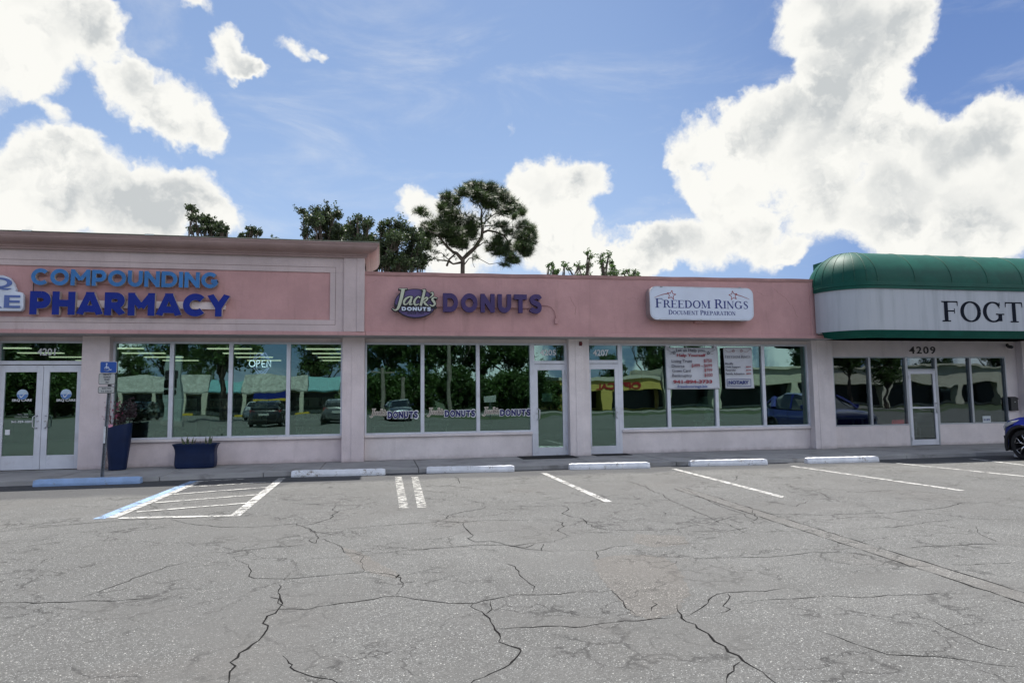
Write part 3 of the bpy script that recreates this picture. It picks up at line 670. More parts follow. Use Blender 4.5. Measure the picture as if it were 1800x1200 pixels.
for x in (-6.95, -4.72, -2.28):
    cpw.box(x, x+.17, base_y-.327, base_y+.1, 4.75, 4.775)
build_each(cpw, 'capping_patch', pmat('pale_patch', (.62, .68, .64), .5), ph)
MB().box(px0, ux-.04, -.45, 12.7, 3.85, 3.95).build('roof', pmat('roof_felt', (.3, .3, .3), .9), ph)
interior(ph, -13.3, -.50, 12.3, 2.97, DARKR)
pe = [(202.5, 301.4), (307.3, 404.4), (410.8, 505.3), (511.5, 603.7)]
xs = [-5.60] + [(X0(pe[i][1])+X0(pe[i+1][0]))/2 for i in range(3)] + [-.845]
for a, b in zip(xs, xs[1:]): window(ph, a, b, SILLZ-.01, HEADZ, GL_TEAL, wd=.042)
for a, b in ((-13.2, -11.7), (-11.7, -10.2), (-10.2, -8.75)): window(ph, a, b, SILLZ-.01, HEADZ, GL_TEAL)
dl, dm, dr = -7.74, X0(79.9, 640), -6.175
fr = MB().box(-7.80, dl, -.065, .05, 0, HEADZ).box(dr, -6.13, -.065, .05, 0, HEADZ).box(dl, dr, -.065, .05, 2.175, 2.255).box(dl, dr, -.065, .05, 2.63, HEADZ)
fr = fr.build('door_frame', FRAME, ph, bevel=.004)
MB().box(dl, dr, -.003, .003, 2.255, 2.63).build('glass', GL_TEAL, fr)
text('4201', 'house_number', AY(66, 618).x, AY(98, 618).x, AY(80, 624.5).z, AY(80, 612).z, -.014, [pmat('white_vinyl', (.78, .80, .82), .5)], fr, .002, .02)
dA = door(ph, dl, dm-.004, 2.16, GL_TEAL, dm-.075, -.06, (dl+.115, dm-.125), (.30, 2.02))
dB = door(ph, dm+.004, dr, 2.16, GL_TEAL, dm+.075, .06, (dm+.115, dr-.10), (.30, 2.02))

# ---- the donut shop and the document office: one lower building
sh = thing('shop_building', 'low pink stucco building of two shops with flat parapet beside the taller pharmacy', 'building', (5, 0, 0))
sx0, sx1 = -.352, 11.2
wl = MB()
for a, b in ((-.352, -.345), ): pass
wl.box(4.40, 4.905, -.25, .1, 0, SOFZ-.002).box(10.86, 11.45, -.25, .1, 0, SOFZ-.002)
wl.box(-.352, 3.53, -.04, .12, 0, .52).box(5.765, 10.86, -.04, .12, 0, .52)
wl.box(-.352, 4.40, -.03, .12, HEADZ, SOFZ-.002).box(4.905, 10.86, -.03, .12, HEADZ, SOFZ-.002)
wl.box(sx0, 10.69, 12.5, 12.7, 0, 3.9)
build_each(wl, 'wall', LWALL, sh, .006)
build_each(MB().box(4.56, 4.74, -.262, -.25, 0, SOFZ-.004).box(11.0, 11.25, -.262, -.25, 0, SOFZ-.004), 'pilaster_trim', LWALL, sh, .003)
build_each(MB().box(-.352, 3.53, -.10, -.04, .52, .575).box(5.765, 10.86, -.10, -.04, .52, .575), 'sill', LWALL, sh, .005)
MB().box(px1+.025, 11.22, YF, .11, SOFZ, FTOP).build('fascia', PINK, sh, bevel=.008)
MB().box(sx0, 11.2, YF+.01, .10, SOFZ-.006, SOFZ-.001).build('soffit', SOFF, sh)
# the parapet is a touch uneven along its top, as old stucco is
n = 60; tops = []; vs = []; fs = []
for i in range(n+1):
    x = sx0+(10.69-sx0)*i/n; zt = 4.16+(.085*(i/n))+.004*math.sin(i*.9)
    vs += [(x, -.745, FTOP), (x, -.745, zt), (x, -.45, zt), (x, -.45, FTOP)]
for i in range(n):
    a = i*4; fs += [(a, a+4, a+5, a+1), (a+1, a+5, a+6, a+2), (a+2, a+6, a+7, a+3)]
fs += [(0, 1, 2, 3), (n*4+3, n*4+2, n*4+1, n*4)]
MB().add(vs, fs).build('parapet', PINK, sh)
vs = []; fs = []
for i in range(n+1):
    x = sx0+(10.70-sx0)*i/n; zt = 4.10+(.085*(i/n))+.004*math.sin(i*.9+1)
    vs += [(x, -.765, zt), (x, -.765, zt+.075), (x, -.42, zt+.075), (x, -.42, zt)]
for i in range(n):
    a = i*4; fs += [(a, a+4, a+5, a+1), (a+1, a+5, a+6, a+2), (a+2, a+6, a+7, a+3), (a+3, a+7, a+4, a)]
fs += [(0, 1, 2, 3), (n*4+3, n*4+2, n*4+1, n*4)]
MB().add(vs, fs).build('roof_capping', pmat('painted_capping', (.36, .20, .185), .75, .15, 3.), sh)
sk = MB()
for pts_ in ([(1358, 505), (1366, 513), (1381, 524), (1394, 540), (1404, 562)], [(1330, 512), (1344, 520), (1352, 519)], [(1104, 526), (1113, 524), (1122, 526)], [(640, 500), (668, 492)], [(1000, 520), (1012, 540), (1010, 556)]):
    p_ = [AY(x_, y_, -.747) for x_, y_ in pts_]; q_ = []
    for u_, v_ in zip(p_, p_[1:]):
        for k_ in range(6): q_.append(u_.lerp(v_, k_/6)+Vector((rc.gauss(0, .008), 0, rc.gauss(0, .008))))
    sk.add([(u_.x-.004, -.7465, u_.z) for u_ in q_]+[(u_.x+.004, -.7465, u_.z) for u_ in q_], [(i, len(q_)+i, len(q_)+i+1, i+1) for i in range(len(q_)-1)])
build_each(sk, 'hairline_crack', pmat('stucco_crack', (.26, .14, .13), .9), sh)
MB().box(10.52, 10.69, -.762, -.745, FTOP+.002, 4.17).build('corner_trim', PINK, sh, bevel=.004)
MB().box(sx0, 10.69, -.45, 12.7, 3.75, 3.85).build('roof', MATS['roof_felt'], sh)
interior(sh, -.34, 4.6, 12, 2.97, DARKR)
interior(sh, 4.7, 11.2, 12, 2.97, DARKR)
xs = [-.352, (X0(739.5)+X0(745.3))/2, (X0(836.8)+X0(841.5))/2, 3.53]
for a, b in zip(xs, xs[1:]): window(sh, a, b, SILLZ-.01, HEADZ, GL_TEAL, wd=.042)
dl, dr = 3.60, 4.345
fr = MB().box(3.53, dl, -.065, .05, 0, HEADZ).box(dr, 4.40, -.065, .05, 0, HEADZ).box(dl, dr, -.065, .05, 2.175, 2.25).box(dl, dr, -.065, .05, 2.63, HEADZ).build('door_frame', FRAME, sh, bevel=.004)
MB().box(dl, dr, -.003, .003, 2.25, 2.63).build('glass', GL_TEAL, fr)
text('4205', 'house_number', AY(949, 618).x, AY(977, 618).x, AY(963, 624.5).z, AY(963, 614.5).z, -.014, [MATS['white_vinyl']], fr, .002, .02)
dC = door(sh, dl, dr, 2.165, GL_TEAL, dl+.05, .05, (AY(944.6, 700).x, AY(987.8, 700).x), (.20, 2.03))
dl, dr = 4.965, 5.695
fr = MB().box(4.905, dl, -.065, .05, 0, HEADZ).box(dr, 5.765, -.065, .05, 0, HEADZ).box(dl, dr, -.065, .05, 2.19, 2.27).box(dl, dr, -.065, .05, 2.63, HEADZ).build('door_frame', FRAME, sh, bevel=.004)
MB().box(dl, dr, -.003, .003, 2.27, 2.63).build('glass', GL_TEAL, fr)
text('4207', 'house_number', AY(1042, 618).x, AY(1069.5, 618).x, AY(1055, 625.5).z, AY(1055, 614.5).z, -.014, [MATS['white_vinyl']], fr, .002, .02)
dD = door(sh, dl, dr, 2.18, GL_TEAL, dr-.05, -.05, (AY(1038, 700).x, AY(1080, 700).x), (.20, 2.05))
pe = [(1089, 1169), (1173.5, 1253), (1257, 1335), (1340, 1416)]
xs = [5.765]+[(X0(pe[i][1])+X0(pe[i+1][0]))/2 for i in range(3)]+[10.86]
for a, b in zip(xs, xs[1:]): window(sh, a, b, SILLZ-.01, HEADZ, GL_TEAL, wd=.042)

# ---- the office on the far side, under the green awning
of = thing('office_building', 'pale stucco office building under the green barrel awning', 'building', (14, 0, 0))
wx = [X0(1460.5, 640), X0(1525.3, 640), X0(1589.5, 640), X0(1642, 640), X0(1702, 640), X0(1764, 640)]
zt9, zb9 = 2.36, .545
wl = MB()
wl.box(11.45, wx[0], -.06, .12, 0, SOFZ+.02).box(wx[5], 17.30, -.06, .12, 0, SOFZ+.02).box(17.30, 17.9, -.25, .12, 0, SOFZ+.02).box(17.9, 26, -.06, .12, 0, SOFZ+.02)
wl.box(wx[0], wx[5], -.06, .12, zt9, SOFZ+.02).box(wx[0], wx[2], -.06, .12, 0, zb9).box(wx[3], wx[5], -.06, .12, 0, zb9)
wl.box(11.225, 26, -1.0, -.06, SOFZ+.02, SOFZ+.10)
wl.box(10.70, 26, -.745, -.5, SOFZ+.10, 4.15).box(10.7, 26, 12.5, 12.7, 0, 3.9).box(25.8, 26, .12, 12.5, 0, 3.9)
build_each(wl, 'wall', LWALL, of, .005)
MB().box(10.70, 26, -.5, 12.7, 3.75, 3.85).build('roof', MATS['roof_felt'], of)
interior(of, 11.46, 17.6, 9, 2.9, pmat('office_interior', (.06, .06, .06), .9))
for i in (0, 1, 3, 4): window(of, wx[i], wx[i+1], zb9, zt9, GL_DARK, FRAME2, wd=.03)
fr = MB().box(wx[2], wx[2]+.04, -.065, .05, 0, zt9).box(wx[3]-.04, wx[3], -.065, .05, 0, zt9).box(wx[2]+.04, wx[3]-.04, -.065, .05, 1.99, 2.03).box(wx[2]+.04, wx[3]-.04, -.065, .05, 2.33, zt9).build('door_frame', FRAME2, of, bevel=.003)
MB().box(wx[2]+.04, wx[3]-.04, -.003, .003, 2.03, 2.33).build('glass', GL_DARK, fr)
dE = door(of, wx[2]+.045, wx[3]-.045, 1.985, GL_DARK, wx[3]-.085, -.05, (wx[2]+.125, wx[3]-.125), (.16, 1.90), FRAME, midrail=1.0)
text('4209', 'house_number', AY(1595, 616).x, AY(1640.5, 616).x, AY(1617, 622).z, AY(1617, 609.3).z, -.075, [BLACK], of, .015, .012, 1.25)

# ================================================================ awning
GREEN = pmat('green_canvas', (.001, .066, .046), .55, .12, 2., bump=.12, bscale=300, spec=.22, dirt=((.004, .12, .08), 1.4, .35))
BANDM = pmat('white_canvas', (.56, .58, .62), .6, .06, .8)
bm_ = BANDM; n_ = NT(bm_.node_tree)
v_ = n_.n('ShaderNodeNewGeometry').outputs['Position']; mp_ = n_.n('ShaderNodeMapping', Vector=v_, Scale=(3.5, 3.5, .25))
f_ = n_.step(n_.noise(mp_.outputs[0], 1.5, 6, .65), .42, .75)
b_ = n_.n('ShaderNodeBsdfPrincipled', Base__Color=n_.mix(f_, (.42, .445, .475), (.32, .345, .37)), Roughness=.6)
n_.n('ShaderNodeOutputMaterial', Surface=b_.outputs[0])
aw = thing('awning', 'green barrel awning with domed end and white sign band over the office front', 'awning', (14, -.8, 2.7))
cx, RY, RX = 11.60, 1.0, 1.0; YC = -.83; Z0, ZR = 4.05, .87; XE = 24.
def path_pt(u, rad):                              # plan path: quarter turn round the end, then straight on
    if u <= 1: a = math.pi - u*math.pi/2; return (cx+rad*math.cos(a), YC-rad*math.sin(a))
    return (cx+(u-1)*(XE-cx), YC-rad)
US = [i/24 for i in range(25)] + [1+i/48 for i in range(1, 49)]
def sweep(prof, us=US):                           # prof: (radius, z)
    return MB().loft([[(*path_pt(u, r_), z) for r_, z in prof] for u in us], cap=True, closed=True)
ns = 14
dome = []
for i in range(ns+1):
    a = math.pi/2*i/ns; dome.append((RY*math.cos(a), Z0+ZR*math.sin(a)))
mb = MB(); rings = []
for u in US:
    rings.append([(*path_pt(u, r_), z) for r_, z in dome[:-1]] + [(*path_pt(u, .001), dome[-1][1])])
mb.loft(rings, cap=False, closed=False)
mb.box(cx, XE, YC, YC+1.4, Z0+.1, Z0+ZR-.005)
o = mb.build('canopy_cover', GREEN, aw)
for p in o.data.polygons: p.use_smooth = len(o.data.polygons)-6 > p.index
# back half of the dome, over the parapet
rb = []
for j in range(13):
    a = math.pi/2*j/12
    rb.append([(cx-max(r_, .001)*math.cos(a), YC+.002+max(r_, .001)*math.sin(a)*.9, z-.002) for r_, z in dome])
MB().loft(rb, cap=False, closed=False).build('canopy_end', GREEN, aw, smooth=True)
sm = MB()                                          # sewn seams
def seam_at(u):
    p = [(*path_pt(u, r_+.004), z+.004) for r_, z in dome[:-1]]; sm.tube(p, .006, 5)
for u in (.0, .17, .34, .5, .66, .83, 1.0): seam_at(u)
x = cx
while x < XE-1: x += 1.03; seam_at(1+(x-cx)/(XE-cx))
sm.build('canopy_seam', pmat('dark_green_seam', (.006, .07, .04), .6), aw)
sweep([(1.0, 4.05), (1.012, 4.05), (1.02, 4.0), (1.03, 3.88), (1.0, 3.875)]).build('top_trim', GREEN, aw)
sweep([(1.0, 3.99), (1.035, 3.98), (1.04, 3.955), (1.0, 3.95)]).build('trim_moulding', GREEN, aw)
sweep([(.98, 3.876), (.995, 3.876), (.995, 2.885), (.98, 2.885)]).build('sign_band', BANDM, aw)
rings = []
def lower(u):
    p = []
    for r_, z in ((.985, 2.884), (1.01, 2.884), (.97, 2.80), (.93, 2.70), (.90, 2.70)): p.append((*path_pt(u, r_ if u > .25 else r_-.0), z + (.10*max(0, .3-u)/.3 if z < 2.85 else 0)))
    return p
US2 = [u for u in US if u > .12]
MB().loft([lower(u) for u in US2]).build('lower_trim', GREEN, aw)
MB().box(11.25, XE, YC-.88, -.06, 2.785, 2.79).build('underside', pmat('awning_lining', (.45, .46, .47), .8), aw)
INK = pmat('dark_ink', (.008, .011, .020), .8, spec=.1)
serif('FOGT', 'lettering', AY(1657, 548, -1.84).x, AY(1801, 548, -1.84).x, AY(1720, 565.5, -1.84).z, AY(1720, 530, -1.84).z, -1.832, INK, aw, .006, small=1., split=True)
ds = MB().box(10.705, 10.76, -.80, -.748, 2.86, 4.1).box(10.66, 10.80, -.83, -.748, 4.1, 4.2); tag(ds.build('downspout', pmat('weathered_white', (.5, .5, .5), .6, .3), bevel=.004), 'thin pale metal downspout where the pink parapet meets the green awning', 'downspout')

# ================================================================ wall signs
SIDE = pmat('sign_return', (.40, .34, .31), .6)
BLUE = pmat('letter_blue', (.006, .022, .22), .5, .05, spec=.25); LBLUE = pmat('letter_light_blue', (.025, .155, .40), .4, .14, 4., dirt=((.02, .09, .26), 5, .5))
s1 = thing('wall_sign', 'big blue channel letters reading compounding pharmacy on the pink panel', 'sign', (-5, -.75, 3.5))
yF = -.90
MB().box(AY(95, 520, -.76).x, AY(397, 540, -.76).x, -.80, -.745, AY(240, 542, -.78).z, AY(240, 529, -.78).z).build('raceway', BEIGE, s1, bevel=.004)
MB().box(AY(60, 500, -.76).x, AY(382, 500, -.76).x, -.79, -.745, AY(220, 500, -.78).z, AY(220, 490, -.78).z).build('raceway', PINK, s1, bevel=.004)
channel('COMPOUNDING', AY(54.5, 490, yF).x, AY(382, 490, yF).x, AY(218, 503.3, yF).z-.0, AY(218, 475.3, yF).z, yF, -.80, [LBLUE, SIDE], s1, .24, .10)
channel('PHARMACY', AY(52, 535, yF).x, AY(404, 535, yF).x, AY(228, 554.3, yF).z, AY(228, 514.3, yF).z, yF, -.80, [BLUE, SIDE], s1, .29, .06)
MB().tube([(AY(58.5, 500, -.78).x, -.77, AY(58, 497, -.78).z), (AY(58.5, 500, -.78).x, -.77, AY(58, 513, -.78).z)], .008, 6).build('conduit', BLACK, s1)
# the clinic's cloud-shaped logo box
s2 = thing('logo_sign', 'white outlined logo box with slate blue letters beside the blue pharmacy letters', 'sign', (-7.6, -.75, 3.5))
zA, zB, zC = AY(20, 546.5, yF).z, AY(20, 513, yF).z, AY(20, 484, yF).z
def rr_poly(x0, x1, z0, z1, r_, k=6):
    P = []
    for cx_, cz_, a0 in ((x1-r_, z1-r_, 0), (x0+r_, z1-r_, 90), (x0+r_, z0+r_, 180), (x1-r_, z0+r_, 270)):
        for i in range(k+1): a = R(a0+90*i/k); P.append((cx_+r_*math.cos(a), cz_+r_*math.sin(a)))
    return P
xr = AY(41, 530, yF).x; xr2 = AY(28, 500, yF).x
P = [(xr-1.75, zA)] + [(xr-.04, zA), (xr, zA+.05), (xr-.01, zB-.06), (xr-.05, zB), (xr2-.01, zB+.01), (xr2, zB+.06), (xr2-.03, zB+.12), (xr2-.04, zC-.16), (xr2-.13, zC-.04), (xr2-.24, zC)] + [(xr-1.42, zC), (xr-1.5, zC-.04), (xr-1.54, zB+.05), (xr-1.72, zB), (xr-1.79, zB-.05), (xr-1.79, zA+.05)]
MB().prism(P, yF, -.80).build('light_box', [pmat('logo_white', (.58, .63, .72), .4)], s2, bevel=.012)
LG = pmat('slate_blue', (.09, .14, .36), .5)
text('SRQ', 'lettering', xr-1.42, AY(22, 500, yF).x, AY(20, 510, yF).z, AY(20, 488, yF).z, yF-.012, [LG], s2, .01, .02, 1.05)
text('CARE', 'lettering', xr-1.70, AY(36, 530, yF).x, AY(20, 541.5, yF).z, AY(20, 518.5, yF).z, yF-.012, [LG], s2, .01, .02, 1.05)

# the donut shop's oval sign, letters traced from the photo: crop units -> metres
def jk(x, z, x0, z0, k): return (x0+x*k, z0-z*k)
JACK = [[(318,268,18),(420,268,26),(528,262,14)], [(425,270,88),(405,370,84),(375,510,80),(335,660,78),(290,780,62),(220,832,30),(148,788,12)],
 [(668,465,16),(585,470,30),(500,520,52),(448,600,60),(455,668,44),(520,665,26),(590,575,22),(640,490,20)], [(650,470,44),(612,600,62),(600,672,48),(672,662,12)],
 [(872,492,40),(812,466,32),(745,530,52),(712,615,58),(748,686,44),(838,652,12)],
 [(918,292,10),(960,278,22),(1005,276,20)], [(985,285,66),(955,420,66),(918,570,68),(878,702,60)], [(945,560,16),(1020,486,40),(1066,505,44),(1020,566,34),(960,592,18)], [(965,585,44),(1015,665,56),(1088,700,16)],
 [(1145,372,14),(1188,345,44),(1196,420,44),(1110,492,8)], [(1316,496,14),(1235,478,34),(1185,530,54),(1235,598,60),(1256,655,52),(1192,706,34),(1118,668,22)]]
def jack(par, x0, z0, k, y, mats, fat=.011, thin=.0, name='script_lettering', yb=None, wk=1.):
    mb = MB()
    for i, st in enumerate(JACK): stroke(mb, [(*jk(p[0], p[1], x0, z0, k), p[2]*k*wk) for p in st], y-.0008*i, (y+.012) if yb is None else yb, thin)
    return sub(par, mb.build(name, mats))
s3 = thing('oval_sign', 'purple oval donut sign with cream script lettering on the pink parapet', 'sign', (.75, -.75, 3.5))
yS = -.93; pA = AY(680, 490, yS); K = (AY(800, 490, yS).x-pA.x)/1800; KX0, KZ0 = pA.x, pA.z
VIO = pmat('oval_purple', (.085, .055, .175), .45, .08); NAVY = pmat('sign_black', (.010, .010, .022), .5); CREAM = pmat('cream_face', (.47, .50, .38), .5, .08)
def ell(cx_, cz_, rx, rz, k=48): return [(cx_+rx*math.cos(2*math.pi*i/k), cz_+rz*math.sin(2*math.pi*i/k)) for i in range(k)]
ec = jk(748, 632, KX0, KZ0, K)
MB().prism(ell(*ec, 552*K, 392*K), yS+.03, -.80).build('sign_box', NAVY, s3, bevel=.004)
MB().prism(ell(*ec, 530*K, 370*K), yS+.022, yS+.04).build('oval_face', VIO, s3)
a0 = jk(188, 650, KX0, KZ0, K); a1 = jk(1325, 770, KX0, KZ0, K)
MB().prism([jk(*q, KX0, KZ0, K) for q in ((188,650),(280,690),(1180,690),(1270,690),(1325,745),(1290,775),(1180,775),(300,760),(195,720))], yS+.014, -.82).build('cross_band', NAVY, s3, bevel=.003)
mb = MB()
for i, st in enumerate(JACK): stroke(mb, [(*jk(p[0], p[1], KX0, KZ0, K), p[2]*K) for p in st], yS-.0008*i, -.84, .017)
mb.build('script_backing', NAVY, s3)
jack(s3, KX0, KZ0, K, yS-.022, CREAM)
q0, q1 = jk(388, 836, KX0, KZ0, K), jk(1150, 738, KX0, KZ0, K)
MB().prism([(q0[0]-.012, q0[1]-.012), (q1[0]+.012, q0[1]-.012), (q1[0]+.012, q1[1]+.012), (q0[0]-.012, q1[1]+.012)], yS-.004, yS+.016).build('word_backing', NAVY, s3)
channel('DONUTS', q0[0], q1[0], q0[1], q1[1], yS-.012, yS-.002, [pmat('bright_white', (.62, .70, .82), .4)], s3, .28, .16, 'lettering', True)
q0, q1 = jk(540, 918, KX0, KZ0, K), jk(965, 876, KX0, KZ0, K)
text('SINCE 1961', 'lettering', q0[0], q1[0], q0[1], q1[1], yS+.012, [NAVY], s3, .008, .02, 1.3)
s4 = thing('letter_sign', 'row of dark purple channel letters reading donuts on the pink parapet', 'sign', (2.5, -.75, 3.5))
PUR = pmat('letter_purple', (.035, .015, .105), .4, .08)
MB().box(AY(765, 534, -.79).x, AY(950, 534, -.79).x, -.80, -.74, AY(860, 540.5, -.8).z, AY(860, 526, -.8).z).build('raceway', PINK, s4, bevel=.004)
channel('DONUTS', AY(779, 530, yF).x, AY(952.5, 530, yF).x, AY(865, 549, yF).z, AY(865, 516.5, yF).z, yF, -.80, [PUR, pmat('purple_return', (.04, .018, .10), .5)], s4, .27, .20)
MB().tube([(AY(x, y_, -.765).x, -.765, AY(x, y_, -.765).z) for x, y_ in ((952, 537), (962, 537), (970, 540), (975, 547), (977.3, 560))], .009, 6).build('conduit', PINK, s4, smooth=True)
c0, c1 = AY(975.3, 569, -.78), AY(980, 560, -.78)
MB().box(c0.x, c1.x, -.80, -.745, c0.z, c1.z).build('switch_box', PINK, s4, bevel=.004)

# the document office's rounded light box
s5 = thing('box_sign', 'white rounded light box reading freedom rings with two red stars', 'sign', (7.6, -.75, 3.6))
yb = -1.0; A = AY(1141.5, 503.5, yb); B = AY(1325.5, 563.5, yb)
zt_, zb_ = (AY(1141.5, 503.5, yb).z+AY(1325.5, 506, yb).z)/2, (AY(1155, 561.5, yb).z+AY(1310, 563.5, yb).z)/2
MB().prism(rr_poly(A.x, B.x, zb_, zt_, .17, 8), yb, -.75).build('sign_box', pmat('sign_metal', (.36, .31, .31), .45, .1, metal=.4), s5, bevel=.006)
MB().prism(rr_poly(A.x+.035, B.x-.035, zb_+.035, zt_-.035, .14, 8), yb-.004, yb+.01).build('sign_face', pmat('sign_white', (.60, .66, .77), .3, .04), s5)
MB().prism(rr_poly(A.x, B.x, zb_, zt_, .17, 8)+[], yb-.002, yb+.004).build('sign_rim', pmat('rim_white', (.55, .60, .68), .4), s5)
REDM = pmat('sign_red', (.26, .035, .04), .5); NV = pmat('sign_navy', (.018, .032, .18), .5)
serif('FREEDOM|RINGS', 'lettering', AY(1152, 535, yb).x, AY(1316, 535, yb).x, AY(1234, 541.7, yb).z, AY(1234, 525.8, yb).z, yb-.007, NV, s5, .004, .84)
serif('DOCUMENT|PREPARATION', 'lettering', AY(1175, 550, yb).x, AY(1293, 550, yb).x, AY(1234, 553.5, yb).z, AY(1234, 545.3, yb).z, yb-.007, NV, s5, .004, .84)
st = MB()
for sx_, sy_, m_ in ((1180, 518.5, -1), (1288.5, 519.5, 1)):
    c = AY(sx_, sy_, yb); star(st, c.x, c.z, .115, .15*m_, yb-.007, yb, .014)
for pts in (((1150, 523), (1163, 518), (1175, 515.7)), ((1317, 526), (1303, 520.5), (1292, 517.5))):
    stroke(st, [(AY(*p, yb).x, AY(*p, yb).z, w_) for p, w_ in zip(pts, (.006, .014, .022))], yb-.008, yb)
st.build('star', REDM, s5)
tb = MB()
for x_, y_ in ((1162, 504), (1300, 505.5), (1160, 561.5), (1303, 563.5), (1232, 562.5)):
    p = AY(x_, y_, yb); tb.box(p.x-.03, p.x+.03, yb-.010, yb-.001, p.z-.012, p.z+.012)
tb.build('clip', pmat('clip_grey', (.3, .3, .3), .5), s5)
p = AY(1226, 566, -.85); MB().box(p.x-.06, p.x+.17, -.86, -.745, p.z-.02, p.z+.03).build('junction_box', PINK, s5, bevel=.004)

# ================================================================ window banners, neon, decals
CLOTH = pmat('vinyl_banner', (.58, .60, .65), .55, .05, 3)
def banner(name, label, x0, x1, z0, z1, skew=.02):
    nx, nz = 26, 20; vs = []; fs = []
    for j in range(nz+1):
        for i in range(nx+1):
            u, v = i/nx, j/nz
            e = min(u, 1-u)*(1-v); y = -.09 - .014*math.sin(u*9+v*3)*v*(1-v)*2 - .018*noise.noise(Vector((u*3.2, v*3.2, x0)))
            for cu in (0, 1):                          # creases hanging from the top corners
                du, dv = abs(u-cu), 1-v; y -= .010*math.exp(-((du-dv*.8)/.05)**2)*(1 if dv < .5 else 0)
            vs.append((x0+(x1-x0)*u+skew*(1-v), y, z0+(z1-z0)*v+.012*abs(u-.5)*(1-v)))
    for j in range(nz):
        for i in range(nx): a = j*(nx+1)+i; fs.append((a, a+1, a+nx+2, a+nx+1))
    t_ = thing(name, label, 'banner', ((x0+x1)/2, -.09, z0))
    o = MB().add(vs, fs).build('banner_sheet', CLOTH, t_, smooth=True); md = o.modifiers.new('solid', 'SOLIDIFY'); md.thickness = .003
    g = MB()
    for u, v in ((0, 1), (1, 1), (0, 0), (1, 0), (.5, 0)): g.tube([(x0+(x1-x0)*u+(.03 if u == 0 else -.03 if u == 1 else 0)+skew*(1-v), -.128, z0+(z1-z0)*v+(.03 if v == 0 else -.03)), (x0+(x1-x0)*u+(.03 if u == 0 else -.03 if u == 1 else 0)+skew*(1-v), -.134, z0+(z1-z0)*v+(.03 if v == 0 else -.03))], .012, 8)
    g.build('grommet', STEEL, t_)
    return t_
DK = pmat('banner_ink', (.022, .022, .05), .6); RD = pmat('banner_red', (.30, .03, .045), .6); BL = pmat('banner_blue', (.02, .06, .25), .6)
YB = -.135
def bt(par, s, px0_, px1_, py, h, mt, cap=None, bold=.012, ylow=False):
    """a printed line: left and right pixel, baseline pixel, height in pixels"""
    a = AY(px0_, py, YB); b = AY(px1_, py, YB); text(s, 'lettering', a.x, b.x, AY((px0_+px1_)/2, py, YB).z, AY((px0_+px1_)/2, py-h, YB).z, YB, [mt], par, .002, bold)
S_ = 1/9.4737
def zx(x): return 1150+x*S_
def zy(y): return 600+y*S_
b1 = banner('price_banner', 'large white banner listing services and prices hung over two panes', AY(1168.5, 612, -.09).x, AY(1261, 612, -.09).x, AY(1215, 684, -.09).z, AY(1215, 610.7, -.09).z, .03)
bt(b1, 'Let us Help you,', zx(365), zx(855), zy(185), 6.6, DK); bt(b1, 'Help Yourself', zx(378), zx(858), zy(268), 6.8, RD, bold=.03)
for s_, a, b, y_, mt in (('Living Trust', 292, 632, 365, DK), ('$750', 828, 962, 355, RD), ('Divorce', 293, 505, 432, DK), ('$499 - $699', 625, 968, 434, RD), ('Green Card', 300, 605, 510, DK), ('$799', 836, 970, 510, RD), ('Bankruptcy', 303, 632, 603, DK), ('$300', 838, 975, 590, RD)):
    bt(b1, s_, zx(a), zx(b), zy(y_), 6.6 if s_ not in ('Divorce', 'Green Card') else 5.0, mt)
bt(b1, '941-894-3733', zx(318), zx(968), zy(698), 6.2, RD, bold=.04); bt(b1, 'freedomrings.biz', zx(388), zx(892), zy(782), 6.2, BL, bold=.02)
mb = MB()
for x_, y_ in ((332, 188), (900, 192)): c = AY(zx(x_), zy(y_), YB); star(mb, c.x, c.z, .045, 0, YB-.001, YB+.002, .010)
for pts in (((215, 130), (270, 165), (320, 185)), ((1015, 135), (965, 165), (915, 185)), ((255, 215), (290, 195), (322, 190)), ((980, 215), (940, 200), (912, 195))):
    stroke(mb, [(AY(zx(p[0]), zy(p[1]), YB).x, AY(zx(p[0]), zy(p[1]), YB).z, .006) for p in pts], YB-.002, YB+.002)
mb.build('star', DK, b1)
b2 = banner('notary_banner', 'smaller white banner with the boxed word notary at its foot', AY(1271, 611, -.09).x, AY(1321, 611, -.09).x, AY(1297, 683, -.09).z, AY(1296, 610.7, -.09).z, .025)
serif('FREEDOM|RINGS', 'lettering', AY(zx(1178), 628, YB).x, AY(zx(1605), 628, YB).x, AY(zx(1390), zy(275), YB).z, AY(zx(1390), zy(230), YB).z, YB, pmat('grey_ink', (.13, .13, .17), .6), b2, .002, .84)
for s_, a, b, y_, mt in (('Modify', 1185, 1320, 392, DK), ('Child Support', 1190, 1440, 448, DK), ('$899', 1530, 1612, 438, RD), ('Paternity', 1193, 1360, 500, DK), ('$699', 1532, 1612, 493, RD), ('Family Adoption', 1195, 1505, 560, DK), ('$899', 1535, 1615, 550, RD)):
    bt(b2, s_, zx(a), zx(b), zy(y_), 4.2 if s_[0] != '$' else 3.1, mt, bold=.02)
bt(b2, 'NOTARY', zx(1240), zx(1580), zy(712), 6.4, NV, bold=.05)
mb = MB(); q = [(1213, 628), (1608, 628), (1612, 742), (1217, 742)]
for i in range(4):
    a, b = AY(zx(q[i][0]), zy(q[i][1]), YB), AY(zx(q[(i+1) % 4][0]), zy(q[(i+1) % 4][1]), YB); stroke(mb, [(a.x, a.z, .012), (b.x, b.z, .012)], YB-.0003*i, YB+.002)
mb.build('border_line', NV, b2)
mb = MB()
for x_, y_ in ((1318, 155), (1450, 155)): c = AY(zx(x_), zy(y_), YB); star(mb, c.x, c.z, .04, 0, YB-.001, YB+.002, .009)
